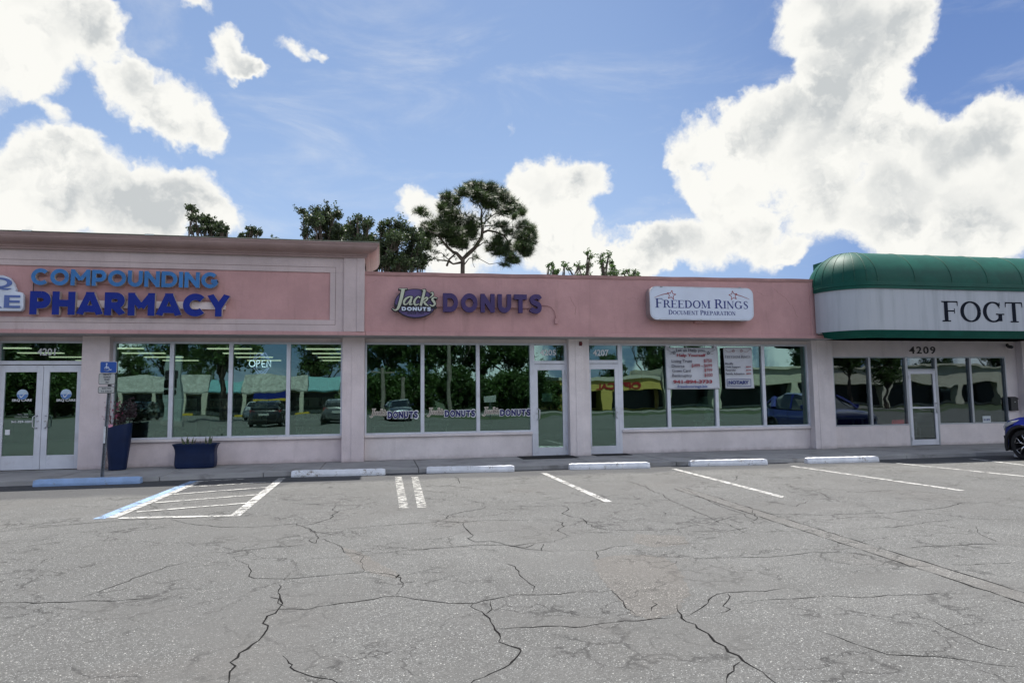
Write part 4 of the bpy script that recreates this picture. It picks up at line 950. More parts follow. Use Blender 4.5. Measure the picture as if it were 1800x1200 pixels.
for pts in (((1170, 125), (1210, 160), (1240, 178), (1310, 155)), ((1600, 125), (1560, 160), (1540, 178), (1455, 155))):
    stroke(mb, [(AY(zx(p[0]), zy(p[1]), YB).x, AY(zx(p[0]), zy(p[1]), YB).z, .006) for p in pts], YB-.002, YB+.002)
mb.build('star', pmat('star_brown', (.22, .07, .08), .6), b2)

WV = pmat('decal_cream', (.66, .60, .52), .5); BR = pmat('decal_dark', (.03, .015, .02), .5); NVD = pmat('decal_navy', (.012, .012, .12), .45); WH = MATS['white_vinyl']
for i, (ox, oy, lab) in enumerate(((640+60/6, 690+170/6, 'script and navy donut lettering low on the pane nearest the pharmacy'), (640+662/6, 690+160/6, 'script and navy donut lettering low on the middle pane of the donut shop'), (640+1245/6, 690+152/6, 'script and navy donut lettering low on the pane nearest the donut shop door'))):
    t_ = thing('window_decal', lab, 'decal', (AY(ox, oy, 0).x, -.01, .9), group='donut lettering stuck on the shop windows')
    kx = 32.0/1200; kk = kx/FPX*16.3; p = AY(ox, oy, -.008)                 # script is about 30 px wide
    kk = (AY(ox+30, oy, -.008).x-p.x)/1210; jx, jz = p.x-125*kk, p.z+240*kk
    jack(t_, jx, jz, kk, -.016, WV, yb=-.004, thin=.012); jack(t_, jx, jz, kk, -.030, BR, yb=-.026, wk=.42)
    xa, xb = ox+185/6, ox+508/6; zl, zh = AY(ox+50, oy+(98 if i == 0 else 92 if i == 1 else 90)/6, 0).z, AY(ox+50, oy+(28 if i == 0 else 25)/6, 0).z
    channel('DONUTS', AY(xa, oy, 0).x-.008, AY(xb, oy, 0).x+.008, zl-.012, zh+.012, -.009, -.004, [WH], t_, .40, .06, 'lettering_outline', True)
    channel('DONUTS', AY(xa, oy, 0).x+.006, AY(xb, oy, 0).x-.006, zl, zh, -.016, -.012, [NVD], t_, .27, .17, 'lettering', True)


def decal_tube(strokes, y, rad, mt, name, par):
    mb = MB()
    for s_ in strokes: mb.tube([(AY(px_, py_, y).x, y, AY(px_, py_, y).z) for px_, py_ in s_], rad, 5)
    return mb.build(name, mt, par, smooth=True)
def z4(x, y): return (180+x/3.913, 580+y/3.913)
nn_ = thing('neon_sign', 'white neon open sign with diamond outline hanging in the pharmacy window', 'neon sign', (AY(458, 640, .1).x, .1, 1.9))
NE = emit('neon_white', (.80, .78, 1.), 2.2); NE2 = emit('neon_violet', (.45, .42, .85), 1.2)
def arcp(cx_, cy_, rx, ry, a0, a1, k=14): return [(cx_+rx*math.cos(R(a0+(a1-a0)*i/k)), cy_+ry*math.sin(R(a0+(a1-a0)*i/k))) for i in range(k+1)]
O_ = [arcp(1030, 230, 20, 22, 0, 360), [(1062, 255), (1062, 208)], arcp(1066, 219, 16, 12, -90, 90), [(1120, 208), (1100, 210), (1096, 230), (1100, 252), (1122, 253)], [(1097, 230), (1117, 230)], [(1132, 255), (1132, 208), (1158, 253), (1158, 208)]]
decal_tube([[z4(*p) for p in s_] for s_ in O_], .10, .009, NE, 'tube_lettering', nn_)
D_ = [[(1040, 200), (1075, 155), (1100, 175), (1120, 155), (1148, 200)], [(1050, 200), (1095, 170), (1110, 155)], [(1140, 200), (1095, 165), (1078, 160)], [(1040, 258), (1070, 300), (1095, 280), (1115, 302), (1146, 258)], [(1055, 260), (1095, 300), (1135, 262)]]
decal_tube([[z4(*p) for p in s_] for s_ in D_], .11, .006, NE2, 'tube_outline', nn_)
MB().box(AY(446, 617, .13).x, AY(470, 617, .13).x, .12, .14, 1.85, 1.865).build('bracket', BLACK, nn_)
n2 = thing('neon_sign', 'small red neon closed sign at the foot of the office window', 'neon sign', (AY(1578, 740, .06).x, .06, .6))
o = text('CLOSED', 'tube_lettering', AY(1568, 741, .05).x, AY(1589, 741, .05).x, AY(1578, 744.5, .05).z, AY(1578, 738, .05).z, .05, [emit('neon_red', (.8, .06, .12), .7)], n2, .01, 0, 1.1, slant=.15)
MB().box(AY(1567, 741, .07).x, AY(1590, 741, .07).x, .068, .08, AY(1578, 745.5, .07).z, AY(1578, 737, .07).z).build('backing', BLACK, n2)

# pharmacy door decals
ci = pmat('logo_blue', (.10, .22, .50), .5); ci2 = pmat('logo_sky', (.45, .58, .72), .5)
for cxp, cyp, lab, xx in ((39.5, 693, 'round blue logo and clinic lettering with opening hours on the outer door leaf', (21, 56)), (116, 692.5, 'round blue logo and clinic lettering on the inner door leaf beside the wall', (99, 133))):
    yd = -.045; t_ = thing('door_decal', lab, 'decal', (AY(cxp, cyp, yd).x, yd, 1.6), group='clinic lettering on the double doors')
    c = AY(cxp, cyp, yd); r_ = .105
    MB().prism(ell(c.x, c.z, r_, r_, 32), yd, yd+.004).build('logo_disc', ci2, t_)
    MB().prism([(c.x+r_*.96*math.cos(a), c.z+r_*.96*math.sin(a)) for a in [R(180+i*9) for i in range(21)]], yd-.002, yd+.002).build('logo_water', ci, t_)
    mb = MB(); stroke(mb, [(c.x-.05, c.z-.01, .01), (c.x-.02, c.z-.06, .02), (c.x+.06, c.z+.04, .008)], yd-.005, yd); mb.build('logo_sail', pmat('logo_white2', (.7, .72, .75), .5), t_)
    text('SRQ CARE', 'lettering', AY(xx[0], 704, yd).x, AY(xx[1], 704, yd).x, AY(cxp, 706, yd).z, AY(cxp, 701, yd).z, yd, [WH], t_, .002, .02)
    if cxp < 60:
        text('941-759-1000', 'lettering', AY(19.5, 742, yd).x, AY(55.5, 742, yd).x, AY(cxp, 743, yd).z, AY(cxp, 739, yd).z, yd, [WH], t_, .002, .02)
        text('9am - 5pm', 'lettering', AY(31, 728, yd).x, AY(49, 728, yd).x, AY(cxp, 730, yd).z, AY(cxp, 726.5, yd).z, yd, [pmat('thin_white', (.4, .42, .42), .5)], t_, .002)
        text('Closed Sunday', 'lettering', AY(26, 732, yd).x, AY(50, 732, yd).x, AY(cxp, 734.5, yd).z, AY(cxp, 731, yd).z, yd, [MATS['thin_white']], t_, .002)
def plate(name, label, cat, a, b, y, mt, th=.003):
    p, q = AY(*a, y), AY(*b, y); o = MB().box(p.x, q.x, y, y+th, q.z, p.z).build(name, mt); return tag(o, label, cat)
plate('door_sticker', 'small white square sticker low on the outer pharmacy door', 'sticker', (9, 755), (17, 764), -.045, MATS['logo_white2'])
plate('paper_notice', 'white paper notice taped inside the donut shop door', 'notice', (952.5, 691), (970.5, 705.5), -.024, pmat('paper_white', (.55, .6, .62), .8))
t_ = thing('window_sticker', 'small white numbered sticker at the foot of the last office pane', 'sticker', (AY(1735, 736, -.01).x, -.01, .7))
p, q = AY(1727, 731, -.01), AY(1742, 742, -.01); MB().box(p.x, q.x, -.010, -.006, q.z, p.z).build('sticker_sheet', MATS['paper_white'], t_)
text('0189', 'lettering', AY(1729, 737, -.01).x, AY(1740, 737, -.01).x, AY(1735, 739, -.01).z, AY(1735, 735.5, -.01).z, -.013, [NV], t_, .002, .03)

# ================================================================ things on the pavement
def stop_mesh():
    prof = [(-.085, 0), (-.085, .045), (-.055, .115), (.055, .115), (.085, .045), (.085, 0)]; L = .915
    rings = []
    for i in range(25):
        x = -L+2*L*i/24; k = 1-.10*(1 if i in (0, 24) else 0); j = .0025*math.sin(i*2.3)
        rings.append([(x*(1 if abs(i-12) < 12 else .992), y*k+(.004 if k < 1 else 0)+j*.4, z*k+j*(z > .05)) for y, z in prof])
    return MB().loft(rings)
stops = [((55, 856), (246, 850), 'chipped blue wheel stop in front of the accessible parking sign'), ((511, 839), (678, 835), 'white wheel stop beside the striped access aisle'),
 ((750, 832), (906, 829), 'white wheel stop in front of the donut shop panes'), ((1002, 826), (1145, 823), 'white wheel stop in front of the door to number 4207'),
 ((1215, 820), (1352, 817), 'white wheel stop with worn end below the price banner'), ((1421, 815), (1548, 812), 'badly chipped white wheel stop in front of the office door')]
first = None
for i, (a, b, lab) in enumerate(stops):
    p, q = AZ(*a, GZ), AZ(*b, GZ); c = (p+q)/2; rz = math.atan2(q.y-p.y, q.x-p.x)
    if i == 0: o = stop_mesh().build('wheel_stop', STOPB, bevel=.006)
    elif i == 1: o = stop_mesh().build('wheel_stop', STOPW, bevel=.006); first = o
    else: o = first.copy(); COL.objects.link(o)
    o.location = (c.x, c.y+.09, GZ+.001); o.rotation_euler = (0, 0, rz); o.scale = ((q-p).length/1.83, 1, 1.05); tag(o, lab, 'wheel stop', 'concrete wheel stops along the pavement')
o = first.copy(); COL.objects.link(o); o.location = (15.0, -2.85, GZ+.001); o.rotation_euler = (0, 0, -.03); o.scale = (1, 1, 1.05); tag(o, 'white wheel stop under the nose of the blue car', 'wheel stop', 'concrete wheel stops along the pavement')

# accessible parking sign
YP = -1.9; base = AZ(180, 838, 0); top = AY(196, 642, YP)
sg = thing('parking_sign', 'blue accessible parking sign on a leaning steel post', 'sign', (base.x, base.y, 0))
bx, by = base.x, base.y
def on_post(z): return bx+(top.x-bx)*z/top.z, by+(YP-by)*z/top.z
rings = []
for z in (-.02, .4, .9, 1.4, top.z):
    x, y = on_post(z); h = .032
    rings.append([(x-h, y-.018, z), (x-h+.012, y-.018, z), (x-h+.018, y+.012, z), (x+h-.018, y+.012, z), (x+h-.012, y-.018, z), (x+h, y-.018, z), (x+h, y-.012, z), (x+h-.010, y-.012, z), (x+h-.014, y+.018, z), (x-h+.014, y+.018, z), (x-h+.010, y-.012, z), (x-h, y-.012, z)])
GALV = pmat('galvanised', (.20, .22, .25), .45, .2, 8., metal=.7)
MB().loft(rings).build('post', GALV, sg)
mb = MB()
for k in range(34):
    z = .12+k*.05; x, y = on_post(z); mb.tube([(x, y+.008, z), (x, y+.0095, z)], .006, 6)
mb.build('post_holes', BLACK, sg)
x, y = on_post(.72); MB().box(x-.030, x+.004, y-.024, y-.019, .62, .93).build('reflector_strip', pmat('strip_white', (.55, .58, .6), .5, .3), sg)
def sign_plate(a, b, y, mt, rim):
    p, q = AY(*a, y), AY(*b, y)
    pl = MB().prism(rr_poly(p.x, q.x, q.z, p.z, .03, 5), y, y+.004).build('sign_plate', rim, sg)
    MB().prism(rr_poly(p.x+.009, q.x-.009, q.z+.009, p.z-.009, .024, 5), y-.0015, y).build('plate_face', mt, pl)
    return pl
SB = pmat('sign_blue', (.010, .07, .33), .4, .05); SWH = pmat('sign_offwhite', (.42, .43, .42), .5, .1, 5.); SG = pmat('plate_rim', (.45, .45, .42), .4); SBK = pmat('rim_black', (.03, .03, .03), .5)
ys = YP-.05
pl1 = sign_plate((176, 635), (205.5, 655.5), ys, SB, SG)
ic = MB()
def zz2(x, y): return (150+x/5.218, 620+y/5.218)
def ps(pts, w_): stroke(ic, [(AY(*zz2(*p), ys).x, AY(*zz2(*p), ys).z, w_) for p in pts], ys-.006, ys-.001)
ps([(195, 110), (194, 132), (195, 146)], .013); ps([(197, 126), (216, 128)], .011); ps([(195, 140), (216, 140), (226, 156), (240, 152)], .012); ps(arcp(200, 148, 22, 17, 205, -10-0, 12)[::1], .010)
ps(arcp(199, 146, 21, 18, 250, 20, 14), .010)
c = AY(*zz2(197, 101), ys); ic.prism(ell(c.x, c.z, .014, .014, 14), ys-.006, ys-.001); sub(pl1, ic.build('wheelchair_symbol', MATS['bright_white']))
pl2 = sign_plate((173.8, 656), (202.5, 675.5), ys, SWH, SBK)
pl3 = sign_plate((172.5, 679), (201.5, 691), ys, SWH, SBK)
for s_, a, b, y_, h, pl in (('PARKING BY', 181, 196, 659.5, 3.0, pl2), ('DISABLED', 182, 195, 664, 3, pl2), ('PERMIT', 183.5, 193.5, 668.5, 3, pl2), ('ONLY', 185, 192, 673.2, 3, pl2), ('$250 FINE', 179, 195, 684, 3, pl3), ('F.S. 318.18', 178, 196, 689, 3, pl3)):
    text(s_, 'lettering', AY(a, y_, ys).x, AY(b, y_, ys).x, AY((a+b)/2, y_, ys).z, AY((a+b)/2, y_-h, ys).z, ys-.004, [DK], pl, .002, .01)

# planters
NAVP = pmat('navy_glaze', (.004, .014, .055), .45, .15, 3., spec=.3, bump=.08, bscale=40)
def rrect(cx_, cy_, hx, hy, z, r_, tilt=0., k=5):
    return [(x, y, z+tilt*(x-cx_)) for x, y in [(px_+cx_, py_+cy_) for px_, py_ in rr_poly(-hx, hx, -hy, hy, min(r_, hx*.99, hy*.99), k)]]
tx = (AZ(185, 827, 0).x+AZ(215, 827, 0).x)/2; ty = -.50
sc = .0122                                        # metres per photo pixel there
tp = thing('tall_planter', 'tall navy blue planter with slanted rim behind the parking sign', 'planter', (tx, ty, 0))
hs = [0, .015, .12, .3, .5, .7, .82, .90]; hw = [.165, .178, .185, .205, .228, .244, .249, .252]
rings = [rrect(tx+(w_-.178)*.10, ty, w_*.94, w_*.72, h, .2, (.22*(h/.9)**6), 8) for h, w_ in zip(hs, hw)]
rings += [rrect(tx+.007, ty, .21, .155, .90, .2, .22, 8), rrect(tx+.007, ty, .20, .145, .80, .2, .14, 8)]
MB().loft(rings).build('pot', NAVP, tp, smooth=False, bevel=.006)
SOIL = pmat('soil', (.03, .022, .015), .95, .4, 20, bump=1., bscale=60)
MB().loft([rrect(tx+.007, ty, .197, .142, .81, .2, .1, 8), rrect(tx+.007, ty, .18, .13, .835, .2, .1, 8)]).build('soil', SOIL, tp)
wx0, wx1 = AZ(309, 822, 0).x, AZ(377, 822, 0).x; wcx = (wx0+wx1)/2; hwid = (wx1-wx0)/2*.96; wy = -.52
wp = thing('wide_planter', 'wide low navy blue planter with flared rim under the pharmacy windows', 'planter', (wcx, wy, 0))
rings = [rrect(wcx, wy, hwid*a, .19*a, h, .09) for h, a in ((0, .93), (.03, .985), (.10, 1.01), (.2, 1.0), (.3, .985), (.38, 1.0), (.44, 1.05), (.485, 1.12), (.50, 1.13))]
rings += [rrect(wcx, wy, hwid*1.07, .17*1.07, .497, .08), rrect(wcx, wy, hwid*.95, .15, .42, .07)]
MB().loft(rings).build('pot', NAVP, wp, bevel=.005, smooth=False)
MB().loft([rrect(wcx, wy, hwid*.94, .15, .425, .07), rrect(wcx, wy, hwid*.9, .13, .45, .07)]).build('soil', SOIL, wp)
def blade_plant(name, label, cx_, cy_, z, specs, mt, w_=.03):
    mb = MB()
    for dx, dy, h, lx, ly in specs:
        P = [Vector((cx_+dx, cy_+dy, z)), Vector((cx_+dx+lx*.35, cy_+dy+ly*.3, z+h*.55)), Vector((cx_+dx+lx, cy_+dy+ly, z+h))]
        sd_ = Vector((w_/2, .008, 0)); mb.add([P[0]-sd_*.6, P[0]+sd_*.6, P[1]-sd_, P[1]+sd_, P[2]], [(0, 1, 3, 2), (2, 3, 4)])
    return tag(mb.build(name, mt, fix=False), label, 'plant')
BLADE = pmat('snake_leaf', (.05, .075, .03), .6, .4, 12, dirt=((.16, .13, .07), 9, .6))
rp = random.Random(11)
blade_plant('snake_plant', 'sparse spiky snake plant at the near end of the wide planter', wcx-.18, wy, .43, [(rp.uniform(-.08, .08), rp.uniform(-.05, .05), rp.uniform(.12, .26), rp.uniform(-.07, .10), 0) for _ in range(9)], BLADE)
blade_plant('snake_plant', 'upright tuft of snake plant leaves nearest the donut shop in the wide planter', wcx+.22, wy, .43, [(rp.uniform(-.05, .05), rp.uniform(-.04, .04), rp.uniform(.14, .25), rp.uniform(-.02, .06), 0) for _ in range(6)], BLADE)
blade_plant('dry_stalks', 'thin dry stalks in the middle of the wide planter', wcx+.02, wy, .43, [(rp.uniform(-.1, .1), rp.uniform(-.05, .05), rp.uniform(.05, .20), rp.uniform(-.10, .12), 0) for _ in range(7)], pmat('dry_stalk', (.07, .06, .045), .9), .012)
# flowering plants in the tall planter
PINKF = pmat('pink_petal', (.26, .05, .10), .6, .3, 20); LEAFD = pmat('dark_leaf', (.050, .030, .035), .7, .4, 10); TWIG = pmat('twig_bark', (.04, .03, .025), .9)
ZS = .84
def spray(name, label, stems, fm, fr_, nf, seed, fw):
    r0 = random.Random(seed); t_ = thing(name, label, 'plant', (tx+.045, ty, ZS)); tw = MB(); fl = MB()
    for (x1, y1, x2, y2) in stems:
        A_ = AY(x1, y1, ty); B_ = AY(x2, y2, ty); A_.z = max(A_.z, ZS-.02); A_.y = ty+r0.uniform(-.05, .05); B_.y = ty+r0.uniform(-.12, .12); M_ = (A_+B_)/2+Vector((r0.uniform(-.03, .03), 0, .04))
        tw.tube([A_, M_, B_], [.006, .005, .002], 5)
        for k in range(nf):
            u = r0.uniform(fr_, 1.05); c_ = A_.lerp(B_, u)+Vector((r0.gauss(0, .045), r0.gauss(0, .04), r0.gauss(0, .035)))
            for q_ in range(4):
                d1 = Vector((r0.gauss(0, 1), r0.gauss(0, 1), r0.gauss(0, 1))).normalized()*fw; d2 = d1.cross(Vector((r0.gauss(0, 1), r0.gauss(0, 1), r0.gauss(0, 1)))).normalized()*fw*.6
                fl.add([c_, c_+d1*.5+d2*.5, c_+d1, c_+d1*.5-d2*.5], [(0, 1, 2, 3)])
    tw.build('stem', TWIG, t_); fl.build('blossom' if fm is PINKF else 'foliage', fm, t_, fix=False); return t_
spray('orchid', 'pink flowering orchid sprays at the front of the tall planter', [(197, 757, 194, 708), (197, 757, 203, 702), (197, 757, 208, 705), (196, 757, 191, 735), (200, 755, 210, 722)], PINKF, .5, 15, 4, .032)
spray('leafy_shrub', 'dark purple twiggy shrub leaning out of the tall planter', [(203, 752, 222, 706), (205, 752, 232, 704), (205, 752, 240, 712), (203, 752, 214, 712), (206, 750, 226, 722), (206, 750, 238, 728)], LEAFD, .25, 40, 6, .042)
def pick(name, label, px_, py_, col):
    c_ = AY(px_, py_, ty-.16); s_ = .036
    t_ = thing(name, label, 'ornament', (c_.x, c_.y, .8)); mb = MB().prism([(c_.x-s_, c_.z-s_), (c_.x+s_, c_.z-s_), (c_.x+s_*1.1, c_.z+s_*.8), (c_.x+s_*.5, c_.z+s_*.5), (c_.x, c_.z+s_), (c_.x-s_*.5, c_.z+s_*.5), (c_.x-s_*1.1, c_.z+s_*.8)], c_.y-.01, c_.y+.01)
    mb.build('ornament_head', pmat('orn_'+name, col, .6), t_); MB().tube([(c_.x, c_.y, c_.z-s_), (c_.x, c_.y+.03, .80)], .004, 5).build('stake', TWIG, t_)
pick('pink_ornament', 'small pink garden pick at the rim of the tall planter', 194.5, 748, (.62, .26, .36)); pick('yellow_ornament', 'small yellow garden pick at the rim of the tall planter', 205, 751, (.55, .34, .04))

# mats, mailbox, fittings
def mat_thing(x0, x1, y0, y1, lab):
    t_ = thing('door_mat', lab, 'door mat', ((x0+x1)/2, (y0+y1)/2, 0)); MB().box(x0, x1, y0, y1, .0015, .012).build('mat_edge', RUBBER, t_, bevel=.003)
    mb = MB(); n = 40
    for i in range(n): a = x0+.04+(x1-x0-.08)*i/n; mb.box(a, a+(x1-x0-.08)/n*.6, y0+.04, y1-.04, .012, .016)
    mb.build('ribs', RUBBER, t_)
mat_thing(3.15, 4.45, -.78, -.06, 'large black mat in front of the donut shop door'); mat_thing(4.98, 5.85, -.48, -.06, 'short black mat in front of the door to number 4207')
mbx = thing('mailbox', 'black metal mailbox on the wall beside the last office pane', 'mailbox', (AY(1781, 710, -.15).x, -.12, 1.0))
p, q = AY(1776.5, 698, -.15), AY(1791, 722, -.15)
MB().box(p.x, q.x, -.15, -.062, q.z+.01, p.z-.03).build('box_body', BLACK, mbx, bevel=.008)
MB().add([(p.x-.008, -.062, p.z+.02), (q.x+.008, -.062, p.z+.02), (q.x+.008, -.162, p.z-.025), (p.x-.008, -.162, p.z-.025), (p.x-.008, -.062, p.z-.03), (q.x+.008, -.062, p.z-.03), (q.x+.008, -.162, p.z-.06), (p.x-.008, -.162, p.z-.06)], [(0, 1, 2, 3), (7, 6, 5, 4), (0, 4, 5, 1), (1, 5, 6, 2), (2, 6, 7, 3), (3, 7, 4, 0)]).build('lid', BLACK, mbx, bevel=.004)
c = AY(1784, 706, -.15); MB().tube([(c.x, -.149, c.z), (c.x, -.160, c.z)], .012, 10).build('lock', STEEL, mbx)
cam_t = thing('security_camera', 'black bullet camera on the office wall beside the wide pilaster', 'camera', (AY(1778, 608, -.15).x, -.2, 2.6))
c = AY(1775, 609, -.25); MB().tube([(c.x-.07, -.36, c.z-.02), (c.x-.06, -.35, c.z-.02), (c.x+.06, -.16, c.z+.01)], [.042, .046, .046], 14).build('camera_body', BLACK, cam_t); MB().tube([(c.x+.06, -.17, c.z+.01), (c.x+.12, -.06, c.z+.05)], .018, 8).build('arm', BLACK, cam_t)
MB().tube([(c.x+.12, -.075, c.z+.05), (c.x+.12, -.058, c.z+.05)], .05, 12).build('mounting_plate', BLACK, cam_t)
ab = thing('alarm_horn', 'small dark red alarm horn on the pilaster beside number 4207', 'alarm', (AY(1020, 604, -.27).x, -.27, 2.6))
c = AY(1020.5, 604, -.27); MB().box(c.x-.035, c.x+.035, -.285, -.25, c.z-.05, c.z+.05).build('back_box', pmat('dark_red', (.12, .012, .015), .5), ab, bevel=.005); MB().tube([(c.x, -.285, c.z), (c.x, -.33, c.z)], [.02, .032], 12).build('horn', MATS['dark_red'], ab)

# ================================================================ trees
def leafmat(name, col, tl=.25, var=.45):
    mt = bpy.data.materials.new(name); mt.use_nodes = True; n = NT(mt.node_tree); MATS[name] = mt
    v = n.n('ShaderNodeNewGeometry').outputs['Position']
    f = n.step(n.noise(v, 2.2, 4, .6), .35, .65)
    c = n.mix(f, tuple(x*(1-var) for x in col), tuple(x*(1+var) for x in col))
    b = n.n('ShaderNodeBsdfPrincipled', Base__Color=c, Roughness=.5); b.inputs['Specular IOR Level'].default_value = .4
    tr = n.n('ShaderNodeBsdfTranslucent', Color=n.mix(.5, c, (col[0]*1.6, col[1]*1.9, col[2]*.8)))
    n.n('ShaderNodeOutputMaterial', Surface=n.n('ShaderNodeMixShader', i0=tl, i1=b.outputs[0], i2=tr.outputs[0]).outputs[0]); return mt
OAKL = leafmat('oak_leaf', (.040, .060, .026)); PINL = leafmat('pine_needle', (.045, .070, .022), .2); SAPL = leafmat('sapling_leaf', (.055, .10, .03), .35); FARL = leafmat('far_leaf', (.060, .105, .030), .3)
BARK = pmat('bark', (.085, .068, .055), .95, .35, 6., bump=.9, bscale=25)
def leaves(mb, c, rad, n, size, r0, up=.2):
    ax = Vector((r0.gauss(0, 1), r0.gauss(0, 1), abs(r0.gauss(0, .9))+.3)).normalized()
    for _ in range(n):
        p = Vector((r0.gauss(0, 1), r0.gauss(0, 1), r0.gauss(0, 1))); p = p.normalized()*rad*r0.random()**.45; u_ = p.dot(ax); p = p*.72+ax*u_*1.0*(1 if u_ > 0 else .3)+c
        a = Vector((r0.gauss(0, 1), r0.gauss(0, 1), r0.gauss(0, 1)+up)).normalized(); b = a.cross(Vector((r0.gauss(0, 1), r0.gauss(0, 1), r0.gauss(0, 1)))).normalized()
        s_ = size*r0.uniform(.6, 1.3); mb.add([p-a*s_*.5, p+b*s_*.24, p+a*s_*.5, p-b*s_*.24], [(0, 1, 2, 3)])
def limb(mb, a, b, r_a, r_b, r0, k=6, sag=.12, segs=5):
    L = (b-a).length; P = []; off = Vector((r0.gauss(0, 1), r0.gauss(0, 1), r0.gauss(0, .6)))*L*sag
    for i in range(segs+1): u = i/segs; P.append(a.lerp(b, u)+off*math.sin(math.pi*u)*.6+Vector((r0.gauss(0, 1), r0.gauss(0, 1), r0.gauss(0, 1)))*L*.018*(0 < i < segs))
    mb.tube(P, [r_a+(r_b-r_a)*(i/segs)**.8 for i in range(segs+1)], k); return P
def oak(name, label, base, ells, dens, lsize, lm, seed, tr=.2, group=None, spread_=.30, clump=.30, npl=34):
    """ells: (centre, rx, ry, rz) of foliage masses; each gets a limb, each leaf clump a twig"""
    r0 = random.Random(seed); t_ = thing(name, label, 'tree', base, 0, group); wd = MB(); lf = MB(); B_ = Vector(base)
    top = sum((e[0] for e in ells), Vector())/len(ells); fork = B_.lerp(Vector((top.x, top.y, min(e[0].z for e in ells))), .62)
    limb(wd, B_, fork, tr, tr*.7, r0, 9, .03)
    for c, rx, ry, rz in ells:
        P = limb(wd, fork, c, tr*.45, .03, r0, 6, .16, 7)
        n = max(4, int(dens*(rx*ry*rz)**.667*2.6/clump**2))
        n = min(n, 90)
        for _ in range(n):
            q = Vector((r0.gauss(0, 1), r0.gauss(0, 1), r0.gauss(0, 1))).normalized()*r0.random()**.38; q = c+Vector((q.x*rx, q.y*ry, q.z*rz))
            s0 = P[r0.randint(3, len(P)-1)]
            wd.tube([s0, s0.lerp(q, .5)+Vector((0, 0, .06)), q], [.022, .014, .006], 4, False)
            leaves(lf, q, clump*r0.uniform(.6, 1.25), npl, lsize, r0)
    wd.build('trunk', BARK, t_, fix=False); lf.build('crown', lm, t_, fix=False); return t_
def E_(cx_, cy_, rx, ry, Y, jy=0):                   # foliage mass measured on the photo, standing at distance Y
    c = AY(cx_, cy_, Y); k = (AY(cx_+10, cy_, Y)-c).length/10; return (c+Vector((0, jy, 0)), rx*k, (rx+ry)*.5*k+.2, ry*k)
YT = 15.5
def ellset(L, Y, seed):
    r0 = random.Random(seed); return [E_(*e, Y, r0.uniform(-.7, .7)) for e in L]
oak('oak_tree', 'dark leafy oak tip showing over the pharmacy cornice, farthest from the pine', (AY(365, 400, YT).x+.3, YT, 0),
    ellset([(342,373,9,5),(350,380,8,6),(360,385,12,9),(340,388,6,4),(338,405,8,3),(350,402,12,5),(370,396,12,12),(385,408,12,8),(396,406,6,9),(404,412,5,4),(365,425,30,12)], YT, 1), 2.0, .12, OAKL, 1, .16, clump=.17, npl=55)
oak('oak_tree', 'low thin oak top just clearing the pharmacy cornice', (AY(440, 410, YT).x, YT+1, 0),
    ellset([(424,410,10,5),(436,406,9,5),(446,411,8,5),(458,414,7,3),(480,418,6,2),(440,428,26,9)], YT+1, 2), 2.0, .12, OAKL, 2, .12, clump=.16, npl=50)
oak('oak_tree', 'dense dark oak crown behind the corner of the pharmacy roof', (AY(565, 410, YT).x, YT, 0),
    ellset([(536,376,7,4),(545,383,12,6),(558,374,10,9),(576,370,5,12),(573,385,14,9),(590,384,10,9),(552,398,20,10),(578,402,22,14),(540,412,10,5),(600,415,17,17),(565,420,30,13),(612,405,9,12),(595,440,50,20)], YT, 3), 2.6, .12, OAKL, 3, .26, clump=.24, npl=60)
oak('oak_tree', 'oak crown rising between the pharmacy roof corner and the donut shop parapet', (AY(650, 430, YT-1).x, YT-1, 0),
    ellset([(616,394,6,7),(628,391,7,4),(622,408,12,12),(640,402,9,10),(650,400,5,9),(638,425,17,15),(655,422,14,14),(672,400,6,10),(665,440,24,18),(620,430,20,12),(650,455,35,18)], YT-1, 4), 2.6, .12, OAKL, 4, .26, clump=.24, npl=60)
oak('oak_tree', 'broad dark oak crown touching the pine over the donut shop parapet', (AY(705, 440, YT-1).x, YT-.5, 0),
    ellset([(688,392,8,7),(700,390,7,7),(712,400,12,10),(690,408,17,12),(725,412,12,14),(742,408,7,8),(700,428,26,14),(733,432,14,17),(715,448,33,15),(678,440,20,17),(740,455,14,12),(700,465,45,12)], YT-.5, 5), 2.6, .12, OAKL, 5, .26, clump=.24, npl=60)

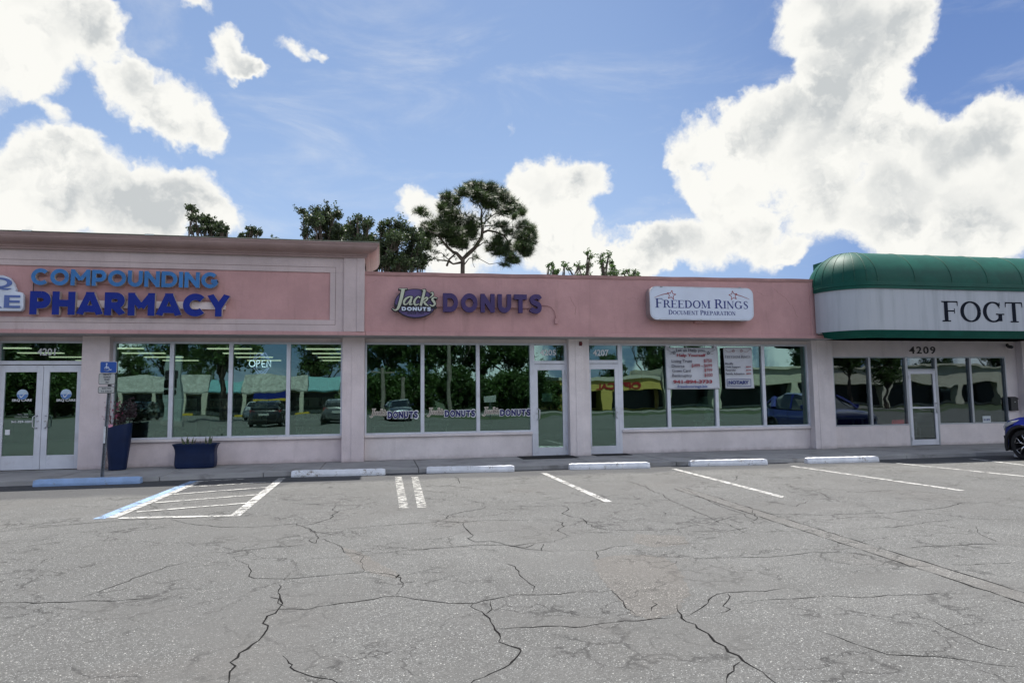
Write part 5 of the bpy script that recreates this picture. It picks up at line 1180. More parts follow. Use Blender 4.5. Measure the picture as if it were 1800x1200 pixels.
# the pine, its limbs traced from the photo
YP_ = 17.; t_ = thing('pine_tree', 'tall gnarled pine with flat-topped open crown above the donut shop', 'tree', (AY(813, 470, YP_).x, YP_, 0))
def pc(x, y): return (680+x/3.6, 300+y/3.6)
kp = (AY(910, 400, YP_)-AY(900, 400, YP_)).length/10/3.6; r0 = random.Random(21); wd = MB(); nd = MB()
BR = [[(478,1700,34),(480,1100,31),(478,700,28),(480,560,27),(510,530,26),(555,490,24),(600,420,21),(606,360,18),(596,300,13),(600,250,9),(575,200,6),(545,160,4)],
 [(480,565,26),(440,520,19),(420,515,17),(385,485,16),(355,450,14),(322,400,10),(265,380,6),(222,345,3)], [(600,395,18),(640,378,13),(690,388,12),(740,408,10),(775,455,8),(810,490,6),(850,500,4)],
 [(605,350,13),(625,320,9),(648,298,8),(690,270,7),(740,285,5),(800,300,3)], [(598,300,8),(628,240,5),(660,215,4),(690,190,3)], [(470,580,16),(420,590,11),(380,570,9),(330,565,7),(300,555,5),(250,585,3)],
 [(360,455,8),(320,468,5),(290,462,4),(258,448,3)], [(478,610,9),(520,555,6),(560,545,5),(600,565,4),(650,592,4),(720,580,3),(790,600,2)], [(555,495,9),(610,455,6),(670,462,4),(722,492,3)],
 [(430,350,5),(390,322,4),(345,318,4),(280,312,4),(222,275,3)], [(600,345,7),(540,300,5),(470,270,4),(448,215,3),(400,175,2)], [(612,352,7),(690,342,5),(760,352,3),(840,362,3)], [(740,408,6),(790,400,4),(850,410,3),(890,420,2)],
 [(385,485,8),(370,430,5),(380,370,4),(400,300,3)], [(600,420,7),(540,440,5),(480,430,4),(440,400,3)], [(420,590,7),(345,520,4),(300,530,3),(262,545,2)], [(540,540,4),(545,590,3),(555,612,2)], [(380,600,14),(395,560,11),(440,520,10)],
 [(600,250,6),(640,170,4),(650,130,3)], [(690,270,4),(760,230,3),(820,250,2)], [(770,455,5),(800,520,3),(790,560,2)], [(650,460,4),(690,500,3),(740,520,2)], [(300,400,5),(280,430,3),(240,470,2)], [(596,300,4),(520,290,3),(480,300,2)]]
for i, br in enumerate(BR):
    n = len(br); dy = 0 if i == 0 else r0.uniform(-1.6, 1.6); P = []
    for j, (x, y, w_) in enumerate(br):
        q = AY(*pc(x, min(y, 700)), YP_+dy*j/(n-1))
        if y > 700: q.z = max(0, q.z*(1-(y-700)/1000)); 
        P.append(q)
    wd.tube(P, [max(.011, b[2]*kp*.5) for b in br], 7)
CL = [(575,105,60,22),(640,120,55,28),(520,100,28,14),(705,160,55,38),(770,205,50,34),(830,255,38,28),(845,280,22,18),(750,265,50,16),(480,145,36,22),(385,170,34,20),(610,185,60,28),(560,150,40,24),(660,225,50,20),
 (210,262,34,14),(240,275,24,12),(375,225,40,26),(345,240,20,14),(400,285,60,38),(445,345,75,38),(535,355,44,40),(525,400,36,30),(300,365,50,26),(255,355,30,14),(395,400,75,34),(450,450,50,36),(480,480,24,22),(250,400,42,32),(235,440,36,24),(245,480,30,22),
 (860,355,44,24),(905,385,36,40),(920,430,24,44),(870,440,44,40),(840,420,30,30),(885,510,34,30),(850,490,40,20),(880,535,20,16),(725,350,36,14),(700,435,30,22),(690,470,40,16),(745,500,50,20),(790,560,34,22),(720,530,44,14),(810,580,18,16),(660,500,30,12),(770,390,30,14),(800,300,20,12),(745,600,26,8),(440,200,20,30),(330,330,26,16),(760,470,24,12)]
for x, y, rx, ry in CL:
    c = AY(*pc(x, y), YP_+r0.uniform(-1.5, 1.5)); n = max(6, int(rx*ry/11))
    for _ in range(n):
        q = Vector((r0.gauss(0, 1), r0.gauss(0, 1), r0.gauss(0, 1))).normalized()*r0.random()**.65*1.22
        q = c+Vector((q.x*rx*kp, q.y*(rx+ry)*.6*kp, q.z*ry*kp))
        a0_ = Vector((q.x-c.x, (q.y-c.y)*.5, abs(q.z-c.z)+.12)).normalized()
        wd.tube([c.lerp(q, .2), q], [.012, .005], 3, False)
        for _k in range(15):
            d = (a0_*.9+Vector((r0.gauss(0, 1), r0.gauss(0, 1), r0.gauss(0, 1)))*.8).normalized(); L = r0.uniform(.18, .36); s_ = d.orthogonal().normalized()*.013
            o_ = q+d*.02; nd.add([o_-s_, o_+s_, o_+d*L], [(0, 1, 2)])
for br in BR[1:]:
    for j in range(1, len(br)):
        for _ in range(7):
            u = r0.random(); x = br[j-1][0]*(1-u)+br[j][0]*u; y = br[j-1][1]*(1-u)+br[j][1]*u
            if y > 560 or br[j][2] > 12: continue
            q = AY(*pc(x+r0.gauss(0, 20), y+r0.gauss(0, 11)-7), YP_+r0.uniform(-1, 1))
            for _k in range(13):
                dd = Vector((r0.gauss(0, 1), r0.gauss(0, 1), r0.gauss(0, 1)+.5)).normalized(); s_ = dd.orthogonal().normalized()*.012; nd.add([q-s_, q+s_, q+dd*r0.uniform(.14, .27)], [(0, 1, 2)])
wd.build('trunk', BARK, t_, fix=False); nd.build('crown', PINL, t_, fix=False)
YS_ = 13.6
oak('sapling', 'young tree with fine upright twigs behind the middle of the low parapet', (AY(1028, 470, YS_).x, YS_, 0), ellset([(996,462,5,2),(1004,468,5,3),(1016,466,5,3),(1030,448,3,5),(1028,457,4,4),(1024,468,8,3),(1035,470,6,4),(1030,485,16,8)], YS_, 6), 1.6, .11, SAPL, 6, .05, clump=.15, npl=20)
oak('sapling', 'young three-headed tree nearest the light box behind the low parapet', (AY(1063, 470, YS_).x, YS_, 0), ellset([(1052,453,4,3),(1064,453,4,3),(1077,461,4,3),(1052,466,5,5),(1062,470,6,3),(1074,472,5,5),(1065,487,15,8)], YS_, 7), 1.6, .11, SAPL, 7, .05, clump=.15, npl=20)
oak('sapling', 'tiny leafy tips barely clearing the low parapet', (AY(1105, 480, YS_).x, YS_, 0), ellset([(1096,478,5,2),(1104,475,3,2),(1110,481,4,2),(1120,483,3,1.5),(1105,492,14,6)], YS_, 8), 1.6, .10, SAPL, 8, .04, clump=.13, npl=18)
oak('sapling', 'small leaf tuft behind the parapet beside the pine', (AY(966, 469, YS_).x, YS_, 0), ellset([(964,467,4,2),(971,468,4,2),(966,482,9,6)], YS_, 9), 1.6, .10, SAPL, 9, .04, clump=.13, npl=18)

# ================================================================ vehicles
def car_paint(name, col):
    return pmat(name, col, .28, .03, 2., metal=.25, coat=1.)
GLC = pmat('car_glass', (.012, .015, .017), .04, .0, spec=.9); CHR = pmat('chrome', (.6, .6, .6), .15, metal=1.); TAIL = pmat('tail_light', (.25, .01, .012), .2, coat=1.); HEADL = pmat('head_light', (.35, .37, .38), .12, .2, spec=.9, coat=1.); MATT = pmat('grey_cladding', (.02, .02, .022), .7, bump=.2, bscale=200); MACH = pmat('machined_alloy', (.62, .62, .62), .22, .1, metal=1.)
def lerp_tab(T, x):
    for (a, va), (b, vb) in zip(T, T[1:]):
        if a <= x <= b:
            u = (x-a)/(b-a); u = u*u*(3-2*u)*.5+u*.5; return va+(vb-va)*u
    return T[0][1] if x < T[0][0] else T[-1][1]
WB, WR = 1.31, .325
def make_car(name, label, paint, group=None):
    """length along X with the nose at +X"""
    t_ = thing(name, label, 'car', (0, 0, 0), 0, group)
    TOP = [(-2.14, .78), (-2.08, .98), (-1.9, 1.06), (-.8, 1.01), (.6, .97), (.95, 1.00), (1.35, .97), (1.75, .88), (2.0, .74), (2.10, .62), (2.15, .50)]
    HW = [(-2.14, .66), (-2.0, .82), (-1.5, .89), (0, .885), (1.4, .89), (1.75, .86), (1.95, .76), (2.08, .62), (2.15, .48)]
    xs = [-2.14, -2.1, -2.02, -1.9, -1.78] + [-WB+(-.40+.8*i/12) for i in range(13)] + [-.7, -.3, .1, .5, .8] + [WB+(-.40+.8*i/12) for i in range(13)] + [1.8, 1.9, 1.98, 2.05, 2.10, 2.13, 2.15]
    xs = sorted(set(xs)); NV_, NH = 9, 6; rings = []
    for x in xs:
        zb = .22+.10*max(0, (abs(x)-1.95)/.2)
        arch = 0
        for wx_ in (-WB, WB):
            d = abs(x-wx_)
            if d <= .40: zb = max(zb, WR+math.sqrt(max(0, .40**2-d*d))-.0); arch = max(arch, 1-(d/.40)**6)
        zt = lerp_tab(TOP, x); hw = lerp_tab(HW, x); ring = []
        side = []
        for i in range(NV_+1):
            v = i/NV_; z = zb+(zt-.05-zb)*v; zn = (z-.2)/(zt-.25)
            wv_ = hw*(.955+.05*math.sin(math.pi*min(1, max(0, zn))*.95)-.045*max(0, zn-.7)/.3) + .018*arch*(1-v)**2
            side.append((wv_, z))
        for i in range(1, NH+1):
            u = i/NH; a = u*math.pi/2; side.append((side[NV_][0]*(1-u)**1.0 if u < 1 else 0, zt-.05+.05*math.sin(a)**.7+.012*math.sin(a)))
        ring = [(x, y, z) for y, z in side] + [(x, -y, z) for y, z in reversed(side[:-1])]
        rings.append(ring)
    mb = MB(); mb.loft(rings, cap=False, closed=False); n = len(rings[0])
    k0 = len(mb.v)-n; mb.f.append(tuple(range(k0, k0+n))); mb.mi.append(0); mb.f.append(tuple(range(n-1, -1, -1))); mb.mi.append(0)
    body = mb.build('body', paint, t_, smooth=True, fix=True)
    wn = body.modifiers.new('edge', 'EDGE_SPLIT'); wn.split_angle = R(38)
    # underbody and arch liners
    ub = MB().box(-1.95, 1.95, -.70, .70, .17, .45); ub.build('underbody', MATT, t_)
    for sgn in (-1, 1):
        for wx_ in (-WB, WB):
            al = MB(); ri = []
            for i in range(19):
                a = math.pi*i/18; ri.append([(wx_+.398*math.cos(a), sgn*y, WR-.02+.398*math.sin(a)) for y in (.55, .86)])
            al.loft(ri, cap=False, closed=False); al.build('arch_liner', MATT, t_)
            cl = MB(); ri = []                      # matt lip round the arch
            for i in range(19):
                a = math.pi*(-.12+1.24*i/18); ri.append([(wx_+r_*math.cos(a), sgn*(y+(.03 if sgn else 0)), WR+r_*math.sin(a)) for r_, y in ((.375, .84), (.375, .885), (.425, .893), (.425, .86))])
            cl.loft(ri); cl.build('arch_trim', MATT, t_, smooth=False)
    # greenhouse
    G = [(.98, 1.00, .72, 0), (.70, 1.17, .72, .55), (.25, 1.42, .70, .585), (-.2, 1.51, .73, .60), (-.9, 1.515, .73, .60), (-1.45, 1.42, .71, .56), (-1.80, 1.25, .70, .52), (-2.02, 1.06, .68, .0)]
    ri = []
    for x, z, wb_, wt_ in G:
        zb = lerp_tab(TOP, x)-.02; wt_ = wt_ or wb_*.9; wb_ = .80 if -1.9 < x < .9 else .72
        ri.append([(x, wb_, zb), (x, wb_*.35+wt_*.65+.03, zb+(z-zb)*.7), (x, wt_, z-.03*(z > 1.1)), (x, wt_*.8, z), (x, 0, z+.015*(z > 1.1)), (x, -wt_*.8, z), (x, -wt_, z-.03*(z > 1.1)), (x, -(wb_*.35+wt_*.65+.03), zb+(z-zb)*.7), (x, -wb_, zb)])
    mb = MB(); mb.loft(ri, cap=False, closed=False); mb.build('windows', GLC, t_, smooth=False)
    rf = MB(); ri2 = [[(x, y*1.01, z+.008) for x, y, z in r_[2:7]] for r_ in ri[2:7]]; ri2 = [r_+[(p[0], p[1], p[2]-.03) for p in reversed(r_)] for r_ in ri2]; rf.loft(ri2); rf.build('roof', paint, t_, smooth=False)
    pl = MB()
    for s_ in (-1, 1):
        pl.tube([(.98, s_*.74, 1.0), (.66, s_*.70, 1.20), (.24, s_*.61, 1.42)], .03, 6); pl.tube([(-.28, s_*.80, 1.0), (-.35, s_*.64, 1.47)], .035, 6); pl.tube([(-1.3, s_*.80, 1.02), (-1.5, s_*.62, 1.38)], .09, 6); pl.tube([(-2.02, s_*.68, 1.05), (-1.5, s_*.60, 1.40)], .05, 6)
    pl.build('pillar', paint, t_)
    for s_ in (-1, 1):                              # lights, mirrors, doors, wheels
        hl = MB().loft([[(2.045-.0, s_*.655, .60), (2.06, s_*.655, .66), (2.0, s_*.655, .70)], [(1.93, s_*.775, .615), (1.93, s_*.79, .70), (1.88, s_*.775, .765)], [(1.70, s_*.868, .70), (1.66, s_*.872, .78), (1.60, s_*.862, .83)], [(1.42, s_*.888, .82), (1.40, s_*.888, .845), (1.37, s_*.88, .86)]]); hl.build('headlight', HEADL, t_, smooth=False)
        MB().loft([[(-2.11, s_*.50, .82), (-2.12, s_*.50, .92), (-2.09, s_*.50, .92)], [(-2.02, s_*.80, .84), (-2.0, s_*.815, .98), (-1.97, s_*.80, .98)], [(-1.78, s_*.872, .92), (-1.74, s_*.875, .98), (-1.70, s_*.868, .99)]]).build('tail_light', TAIL, t_)
        MB().tube([(.62, s_*.82, 1.02), (.62, s_*.95, 1.06)], .02, 6).box(.58, .68, min(s_*.90, s_*1.06), max(s_*.90, s_*1.06), 1.0, 1.13).build('mirror', paint, t_, bevel=.02)
        dj = MB()
        for x_ in (.85, -.32, -1.2): dj.box(x_-.004, x_+.004, min(s_*.8868, s_*.895), max(s_*.8868, s_*.895), .34, .93)
        dj.build('door_joint', BLACK, t_)
        MB().box(-.9, .9, min(s_*.84, s_*.897), max(s_*.84, s_*.897), .21, .33).build('sill_trim', MATT, t_, bevel=.01)
        fg = MB().loft([[(2.03, s_*.60, .34), (2.075, s_*.60, .46), (2.0, s_*.60, .47)], [(1.90, s_*.79, .33), (1.93, s_*.80, .50), (1.88, s_*.78, .50)]]); fg.build('fog_light_bezel', MATT, t_)
        for wx_ in (-WB, WB):
            y0, y1 = s_*.67, s_*.885; w_ = MB(); k = 40
            w_.lathe((0, 0, 0), [(.001, .0)], 3) if 0 else None
            prof = [(.215, y0), (WR-.03, y0), (WR, y0+s_*.03), (WR, y1-s_*.035), (WR-.02, y1-s_*.01), (WR-.05, y1), (.235, y1-s_*.004), (.225, y1-s_*.02), (.215, y1-s_*.06)]
            ri = [[(wx_+r_*math.cos(2*math.pi*j/k), y, WR+r_*math.sin(2*math.pi*j/k)) for j in range(k)] for r_, y in prof]
            ty_ = w_.loft(ri, cap=False).build('wheel', RUBBER, t_, smooth=False)
            rim = MB(); ri = [[(wx_+r_*math.cos(2*math.pi*j/k), y, WR+r_*math.sin(2*math.pi*j/k)) for j in range(k)] for r_, y in ((.228, y1-s_*.02), (.236, y1-s_*.006), (.222, y1-s_*.004), (.212, y1-s_*.03), (.205, y1-s_*.09), (.205, y0+s_*.02), (.001, y0+s_*.02))]
            rim.loft(ri, cap=False); sub(ty_, rim.build('rim', BLACK, smooth=False))
            sp = MB()
            for q in range(5):
                a0_ = 2*math.pi*q/5+math.pi/2+.12
                for da, side_ in ((-.30, -1), (.30, 1)):
                    a1 = a0_; a2 = a0_+da
                    P1 = Vector((.045*math.cos(a1), 0, .045*math.sin(a1))); P2 = Vector((.115*math.cos(a1+da*.25), 0, .115*math.sin(a1+da*.25))); P3 = Vector((.222*math.cos(a2), 0, .222*math.sin(a2)))
                    sp.tube([Vector((wx_, y1-s_*.055, WR))+P1, Vector((wx_, y1-s_*.035, WR))+P2, Vector((wx_, y1-s_*.012, WR))+P3], [.013, .010, .008], 6)
                a1, a2 = a0_-.30, a0_+.30
                sp.tube([Vector((wx_+.212*math.cos(a1+(a2-a1)*i/5), y1-s_*.014, WR+.212*math.sin(a1+(a2-a1)*i/5))) for i in range(6)], .006, 5)
            sp.tube([(wx_, y1-s_*.08, WR), (wx_, y1-s_*.045, WR)], .04, 14); sub(ty_, sp.build('spoke', MACH, smooth=True))
    MB().loft([[(2.152, -.42, .36), (2.158, -.42, .52), (2.12, -.42, .52)], [(2.175, 0, .33), (2.18, 0, .54), (2.14, 0, .54)], [(2.152, .42, .36), (2.158, .42, .52), (2.12, .42, .52)]]).build('grille', BLACK, t_)
    MB().box(-2.165, -2.13, -.26, .26, .66, .80).build('license_plate', MATS['sign_offwhite'], t_, bevel=.004)
    MB().loft([[(x, y*s_, z) for x, z in ((1.9, .24), (2.04-abs(y)*.16, .24), (2.10-abs(y)*.2, .33), (1.9, .33))] for y, s_ in ((-.78, 1), (-.6, 1), (0, 1), (.6, 1), (.78, 1))]).build('bumper_trim', MATT, t_, bevel=.004)
    return t_
BLUEP = car_paint('metallic_blue', (.012, .022, .20))
carB = make_car('parked_car', 'dark blue small crossover parked nose-in beyond the office door', BLUEP)
CARX, CARY = 14.47, -3.46-WB
for ch in bpy.data.objects:                        # a short, blunt nose
    if ch.type == 'MESH' and (ch.parent == carB or (ch.parent and ch.parent.parent == carB)):
        for v in ch.data.vertices:
            if v.co.x > 1.72: v.co.x = 1.72+(v.co.x-1.72)*.62
carB.location = (CARX, CARY, GZ); carB.rotation_euler = (0, 0, math.pi/2)
def recolour(root, mt):
    for c in kids(root):
        for i, sl in enumerate(c.material_slots):
            if sl.material == BLUEP: sl.link = 'OBJECT'; sl.material = mt
def park(loc, rz, mt, label):
    c = dup(carB, loc, rz, label); c['group'] = 'cars parked across the lot'; recolour(c, mt); return c
park((MV(475, 745, 27).x, -27, GZ), -math.pi/2, car_paint('metallic_black', (.012, .013, .016)), 'black car parked behind the camera facing the far shops')
park((MV(588, 745, 27).x+.2, -27.6, GZ), -math.pi/2, car_paint('metallic_grey', (.10, .105, .11)), 'dark grey car parked behind the camera nearest the donut shop')
park((MV(455, 735, 46).x, -46, GZ), math.pi/2, car_paint('gloss_white', (.6, .6, .6)), 'white car standing before the grey mansard roof across the lot')
park((MV(240, 735, 44).x, -45, GZ), math.pi*.5, car_paint('dark_green', (.02, .04, .035)), 'dark green car before the far shops across from the pharmacy')
park((MV(700, 735, 34).x, -33, GZ), math.pi*.48, car_paint('gloss_navy', (.02, .03, .06)), 'navy car across from the donut shop')

# ================================================================ indoors
LIT = emit('lit_diffuser', (1., .86, .66), 1.0)
def lamp(x, y, z=2.93, ex=.62):
    t_ = thing('ceiling_light', 'long lit fluorescent ceiling light inside the pharmacy', 'ceiling light', (x, y, z), 0, 'fluorescent ceiling lights inside the pharmacy')
    MB().box(x-ex, x+ex, y-.14, y+.14, z-.01, z+.035).build('housing', FRAME, t_); MB().box(x-ex+.02, x+ex-.02, y-.12, y+.12, z-.035, z-.01).build('diffuser', LIT, t_); return t_
L0 = lamp(-4.35, 1.2)
for j, y in enumerate((1.2, 3.2, 5.2, 7.2, 9.2, 11.2)):
    for i, x in enumerate((-10.2, -7.3, -4.35, -1.6)):
        if i == 2 and j == 0: continue
        dup(L0, (x, y, 2.93))
def shelf(lab, x, y, w_):
    t_ = thing('shelf_unit', lab, 'shelves', (x, y, 0), 0, 'shelves inside the pharmacy'); pt_ = pmat('shelf_paint', (.5, .5, .48), .6); rs = random.Random(int(x*10)+99)
    MB().box(x-w_/2, x+w_/2, y+.22, y+.25, 0, 1.45).build('back_panel', pt_, t_)
    for z in (.12, .50, .88, 1.2):
        s_ = MB().box(x-w_/2, x+w_/2, y-.18, y+.22, z, z+.03).build('shelf_board', pt_, t_); g = MB(); q = x-w_/2+.04
        while q < x+w_/2-.12:
            b_ = rs.uniform(.05, .14)
            if rs.random() < .8: g.box(q, q+b_, y-.12, y+.1, z+.03, z+.03+rs.uniform(.08, .24))
            q += b_+.012
        g.build('goods', [pmat('goods_mixed', (.30, .26, .22), .6, .8, 7.)], t_)
shelf('stocked shelves just inside the first pharmacy pane', -5.0, 1.9, 1.1); shelf('stocked shelves behind the second pharmacy pane', -3.6, 2.6, 1.4); shelf('stocked shelves behind the pharmacy pane nearest the donut shop', -1.5, 2.4, 1.3)
def chair(name, label, x, y, rz, mt):
    t_ = thing(name, label, 'chair', (x, y, 0), rz); f = Matrix.Translation((x, y, 0)) @ Matrix.Rotation(rz, 4, 'Z')
    def tr(mb): mb.v = [tuple(f @ Vector(p)) for p in mb.v]; return mb
    tr(MB().box(-.23, .23, -.22, .22, .43, .48)).build('seat', mt, t_, bevel=.015)
    b = MB().loft([[(-.20, .20, .55), (.20, .20, .55), (.20, .235, .55), (-.20, .235, .55)], [(-.23, .24, .75), (.23, .24, .75), (.23, .275, .75), (-.23, .275, .75)], [(-.19, .28, .92), (.19, .28, .92), (.19, .31, .92), (-.19, .31, .92)]]); tr(b).build('backrest', mt, t_, bevel=.012)
    for sx_ in (-1, 1):
        tr(MB().tube([(sx_*.21, -.20, .0), (sx_*.20, -.18, .44)], .012, 6)).build('leg', STEEL, t_); tr(MB().tube([(sx_*.21, .25, 0), (sx_*.20, .20, .44), (sx_*.19, .27, .80)], .012, 6)).build('leg', STEEL, t_)
    return t_
chair('chair', 'black chair just inside the office glass door', AY(1632, 770, .7).x, .75, -.5, BLACK)
chair('chair', 'black slat chair behind the nearest donut shop pane', AY(728, 748, 1.1).x, 1.1, .1, BLACK); chair('chair', 'black slat chair behind the middle donut shop pane', AY(768, 748, 1.1).x, 1.1, -.1, BLACK)
def table(label, x, y, w_, d_, mt):
    t_ = thing('table', label, 'table', (x, y, 0)); MB().box(x-w_/2, x+w_/2, y-d_/2, y+d_/2, .70, .74).build('tabletop', mt, t_, bevel=.008)
    for a in (-1, 1):
        for b in (-1, 1): MB().box(x+a*(w_/2-.06)-.02, x+a*(w_/2-.06)+.02, y+b*(d_/2-.06)-.02, y+b*(d_/2-.06)+.02, 0, .70).build('leg', mt, t_)
WD = pmat('pale_laminate', (.35, .34, .3), .5)
table('long pale table behind the donut shop panes', AY(700, 748, 1.7).x+.3, 1.75, 1.9, .7, WD); table('pale side table with a lamp behind the document office panes', AY(1246, 735, .8).x, .85, .6, .5, WD); table('small pale desk behind the outer office pane', AY(1490, 745, .6).x, .7, .9, .5, WD)
lx = AY(1246, 735, .8).x; tl = thing('table_lamp', 'unlit table lamp with pale cone shade behind the price banner', 'lamp', (lx, .85, .74))
MB().lathe((lx, .85, .742), [(.08, 0), (.09, .02), (.05, .05), (.11, .16), (.09, .26), (.03, .34), (.015, .38)], 20).build('base', pmat('ceramic', (.45, .5, .5), .3), tl, smooth=True)
MB().lathe((lx, .85, .742), [(.30, .34), (.16, .62), (.155, .62), (.295, .34)], 24).build('lamp_shade', pmat('shade_cloth', (.5, .5, .48), .9), tl, smooth=False)

# ================================================================ what stands across the lot and shows in the glass
D_ = 62.
def mx(px_, py_=700, D=D_): return MV(px_, py_, D).x
fs_ = thing('strip_shops', 'low shops with grey shingled mansard roof across the lot', 'building', (-15, -D_, 0))
SHING = pmat('grey_shingle', (.30, .31, .29), .9, .3, 3., bump=.8, bscale=14); CREAMW = pmat('cream_wall', (.60, .57, .48), .8, .1); DKW = pmat('dark_shopfront', (.02, .025, .025), .2, .2)
a, b = mx(160), mx(625); MB().box(a, b, -D_-12, -D_-2, GZ, 2.6).build('wall', CREAMW, fs_)
MB().box(a+1, b-1, -D_-1.99, -D_-1.95, .3, 2.3).build('shopfront', DKW, fs_)
def mans(x0, x1, mt, nm, z0=2.6, z1=4.2): MB().loft([[(x, -D_, z0), (x, -D_, z0-.15), (x, -D_-2, z0-.15), (x, -D_-2, z1), (x, -D_-1.3, z1)] for x in (x0, x1)]).build(nm, mt, fs_)
mans(a, mx(365), SHING, 'mansard_roof'); mans(mx(425), mx(540), SHING, 'mansard_roof'); AQ = pmat('aqua_canvas', (.10, .27, .30), .6, .1)
mans(mx(366), mx(424), AQ, 'aqua_awning', 2.6, 3.7); mans(mx(541), mx(598), AQ, 'aqua_awning', 2.6, 4.0)
for px_ in (215, 268, 318, 361, 430, 530, 600):
    x = mx(px_); MB().box(x-.25, x+.25, -D_-.3, -D_, GZ, 2.45).build('column', CREAMW, fs_)
yc = pmat('yellow_kerb', (.6, .42, .03), .7); t1 = MB()
for p1, p2 in ((333, 355), (420, 440), (525, 550)): t1.box(mx(p1), mx(p2), -D_+3, -D_+3.3, GZ, .12)
struct(t1.build('yellow_kerb', yc))
q0, q1 = MV(449, 704, D_-.3), MV(503, 688, D_-.3)
t_ = thing('banner_sign', 'blue and yellow banner on the mansard roof across the lot', 'sign', (q0.x, -D_+.3, 3)); MB().box(q0.x, q1.x, -D_+.25, -D_+.3, q0.z, q1.z).build('sign_face', BLUE, t_); MB().box(q0.x, q1.x, -D_+.3, -D_+.32, q0.z, q0.z+.28).build('stripe', yc, t_)
tw_ = thing('pylon_sign', 'tall grey pylon sign standing between the lots', 'sign', (mx(303, 700, 30), -30, 0))
p0, p1 = MV(287, 712, 30), MV(319, 625, 30); MB().box(p0.x, p1.x, -30.4, -30, 0, p1.z).build('sign_body', pmat('pylon_grey', (.30, .36, .36), .6, .1), tw_, bevel=.03); MB().box(p0.x-.1, p1.x+.1, -30.5, -29.9, GZ, .25).build('plinth', CONC, tw_)
ye = thing('yellow_building', 'yellow building with red lettering across from number 4207', 'building', (mx(1080), -D_, 0))
YW = pmat('yellow_wall', (.60, .47, .13), .8, .08); a, b = mx(983), mx(1162); zt = MV(1080, 661, D_).z
MB().box(a, b, -D_-12, -D_, 2.2, zt-.45).box(a, b, -D_-12, -D_-2.5, GZ, 2.2).box(mx(1060)-.1, mx(1078), -D_-2.5, -D_, GZ, 2.2).box(a, a+.5, -D_-2.5, -D_, GZ, 2.2).build('wall', YW, ye)
MB().box(a-.1, b+.1, -D_-12, -D_+.15, zt-.45, zt).build('parapet', CREAMW, ye); MB().box(a+.5, b, -D_-2.49, -D_-2.45, .1, 2.1).build('shopfront', DKW, ye)
zz = MV(1080, 678, D_).z
o = text('OPTICAL', 'lettering', 0, 1, 0, 1, 0, [pmat('far_red', (.35, .02, .02), .5)], None, .02, .05); x0, x1 = mx(1048), mx(1125)
for v in o.data.vertices: v.co = Vector((x1-(x1-x0)*v.co.x, -D_+.02+.02-v.co.y, zz-.45+.9*v.co.z))
sub(ye, o)
wb_ = thing('white_building', 'long white shop building with dark openings across from the office', 'building', (mx(1400), -D_, 0))
a, b = mx(1168), mx(1900); zt = 4.9
MB().box(a, b, -D_-12, -D_, 2.7, zt).box(a, b, -D_-12, -D_-2.5, GZ, 2.7).build('wall', CREAMW, wb_)
MB().box(a, b, -D_-2.49, -D_-2.45, .2, 2.6).build('shopfront', DKW, wb_)
for px_ in (1172, 1262, 1400, 1428, 1560, 1690, 1760, 1850): x = mx(px_); MB().box(x-.45, x+.45, -D_-1, -D_, GZ, 2.7).build('column', CREAMW, wb_)
MB().box(a, b, -D_-.1, -D_+.3, zt, zt+.25).build('parapet_trim', CREAMW, wb_)
# a proto far tree, then copies
def far_tree(label, x, y, h, seed, rad, nE=11):
    r0 = random.Random(seed); ells = []
    for i in range(nE):
        a = r0.uniform(0, 6.28); rr_ = rad*r0.uniform(.1, .75); ells.append((Vector((x+rr_*math.cos(a), y+rr_*math.sin(a), h*r0.uniform(.42, .88))), rad*.42, rad*.42, h*.13))
    ells.append((Vector((x, y, h*.93)), rad*.3, rad*.3, h*.09))
    return oak('roadside_tree', label, (x, y, 0), ells, 1.05, .40, FARL, seed, .32, 'tall leafy trees across the lot', clump=.75, npl=34)
T1 = far_tree('broad leafy tree standing before the far shops across from the pharmacy', mx(392, 690, 40), -40, 11.5, 31, 4.2, 12)
T2 = far_tree('tall dark tree of the wood across from the donut shop, nearest the yellow building', mx(900, 690, 70), -70, 14, 32, 5.2, 13)
lab_far = 'tall leafy tree of the wood beyond the far buildings'
rt = random.Random(8)
for i, (px_, D, s_) in enumerate(((1490, 52, .75), (1560, 50, .6), (-20, 78, 1.1), (30, 82, 1.2), (75, 76, .95), (115, 80, 1.1), (150, 80, 1), (235, 78, .8), (300, 84, 1.1), (350, 80, .7), (560, 76, .9), (620, 72, 1.05), (680, 70, 1.1), (740, 74, 1.2), (790, 66, 1.0), (845, 72, 1.15), (1010, 84, .9), (1080, 86, .8), (1150, 82, .95), (1230, 84, .85), (1420, 80, .9), (1500, 78, 1.2), (1570, 82, 1.1), (1650, 84, .9), (1760, 80, 1.1))):  # the nearest pair is added to darken the reflections in the office panes
    c = dup(T1 if i % 2 else T2, (mx(px_, 690, D), -D, 0), rt.uniform(0, 6), lab_far); c.scale = (s_, s_, s_*rt.uniform(.9, 1.1))
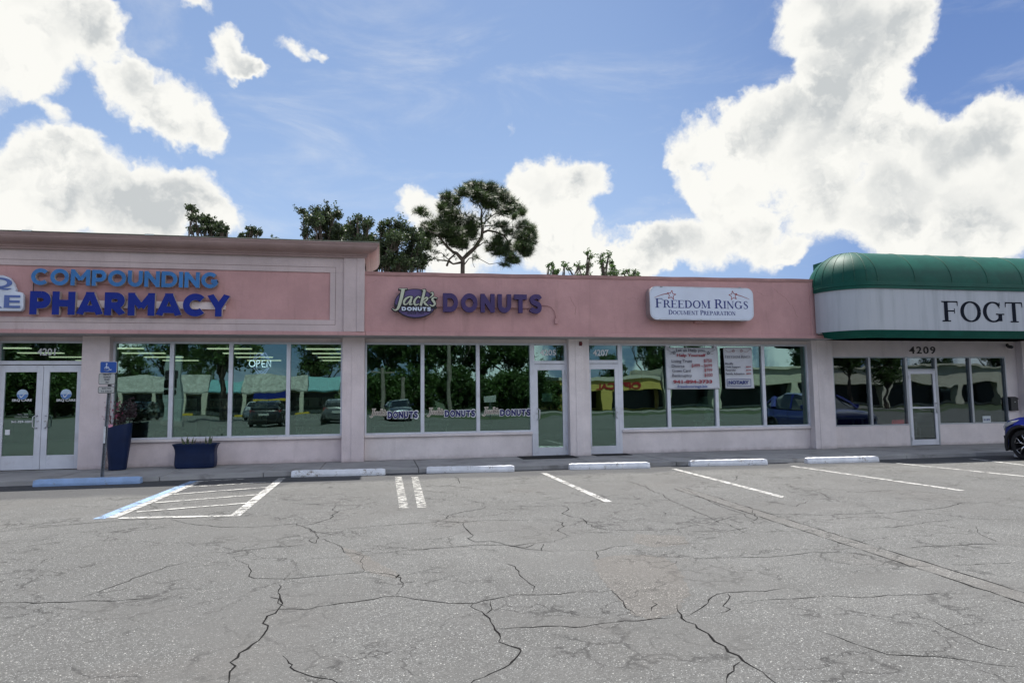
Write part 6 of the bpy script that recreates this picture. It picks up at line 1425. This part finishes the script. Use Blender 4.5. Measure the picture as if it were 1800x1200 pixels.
def bush(label, x, y, h, rad, seed):
    r0 = random.Random(seed); ells = [(Vector((x+r0.uniform(-1, 1)*rad*.7, y+r0.uniform(-1, 1)*rad*.6, h*r0.uniform(.22, .8))), rad*.45, rad*.45, h*.22) for _ in range(9)]
    return oak('shrub', label, (x, y, 0), ells, 1.2, .34, FARL, seed, .1, 'shrubs in front of the wood across the lot', clump=.62, npl=34)
B1 = bush('round leafy shrub in front of the wood, nearest the pharmacy side', mx(640, 700, 60), -60, 4.6, 3.2, 41)
for i, (px_, D, s_) in enumerate(((672, 59, .9), (700, 61, 1.1), (728, 60, 1.), (757, 61, 1.15), (786, 60, .9), (815, 61, 1.1), (845, 60, 1.), (875, 61, 1.15), (905, 60, 1.0), (935, 61, 1.1), (965, 62, .95), (60, 70, 1.3), (100, 68, 1.2), (20, 69, 1.2), (140, 72, 1.3))):
    c = dup(B1, (mx(px_, 700, D), -D, 0), rt.uniform(0, 6), 'leafy shrub in the row before the trees across the lot'); c.scale = (s_, s_, s_*rt.uniform(.85, 1.2))
for px_, y_, lab in ((673, 646, 'stout wooden utility pole nearest the pharmacy side of the wood'), (706, 664, 'short pale wooden post before the wood'), (790, 600, 'tall wooden utility pole in the middle of the wood')):
    p = MV(px_, y_, 42); q = thing('utility_pole', lab, 'utility pole', (p.x, -42, 0), 0, 'wooden poles before the wood'); MB().tube([(p.x, -42, GZ), (p.x, -42, p.z)], [.19, .14], 10).build('pole', pmat('pole_wood', (.25, .22, .19), .9, .2), q)
    if y_ < 650: MB().box(p.x-1.0, p.x+1.0, -42.2, -42.1, p.z-.5, p.z-.38).build('crossarm', MATS['pole_wood'], q)
p = MV(864, 694, 36); q = thing('street_sign', 'small white street sign on a thin post by the grass across the lot', 'sign', (p.x, -36.5, 0)); MB().tube([(p.x, -36.5, GZ), (p.x, -36.5, p.z)], .04, 8).build('post', GALV, q); MB().box(p.x-.5, p.x+.5, -36.46, -36.44, p.z-.45, p.z).build('sign_plate', SWH, q)
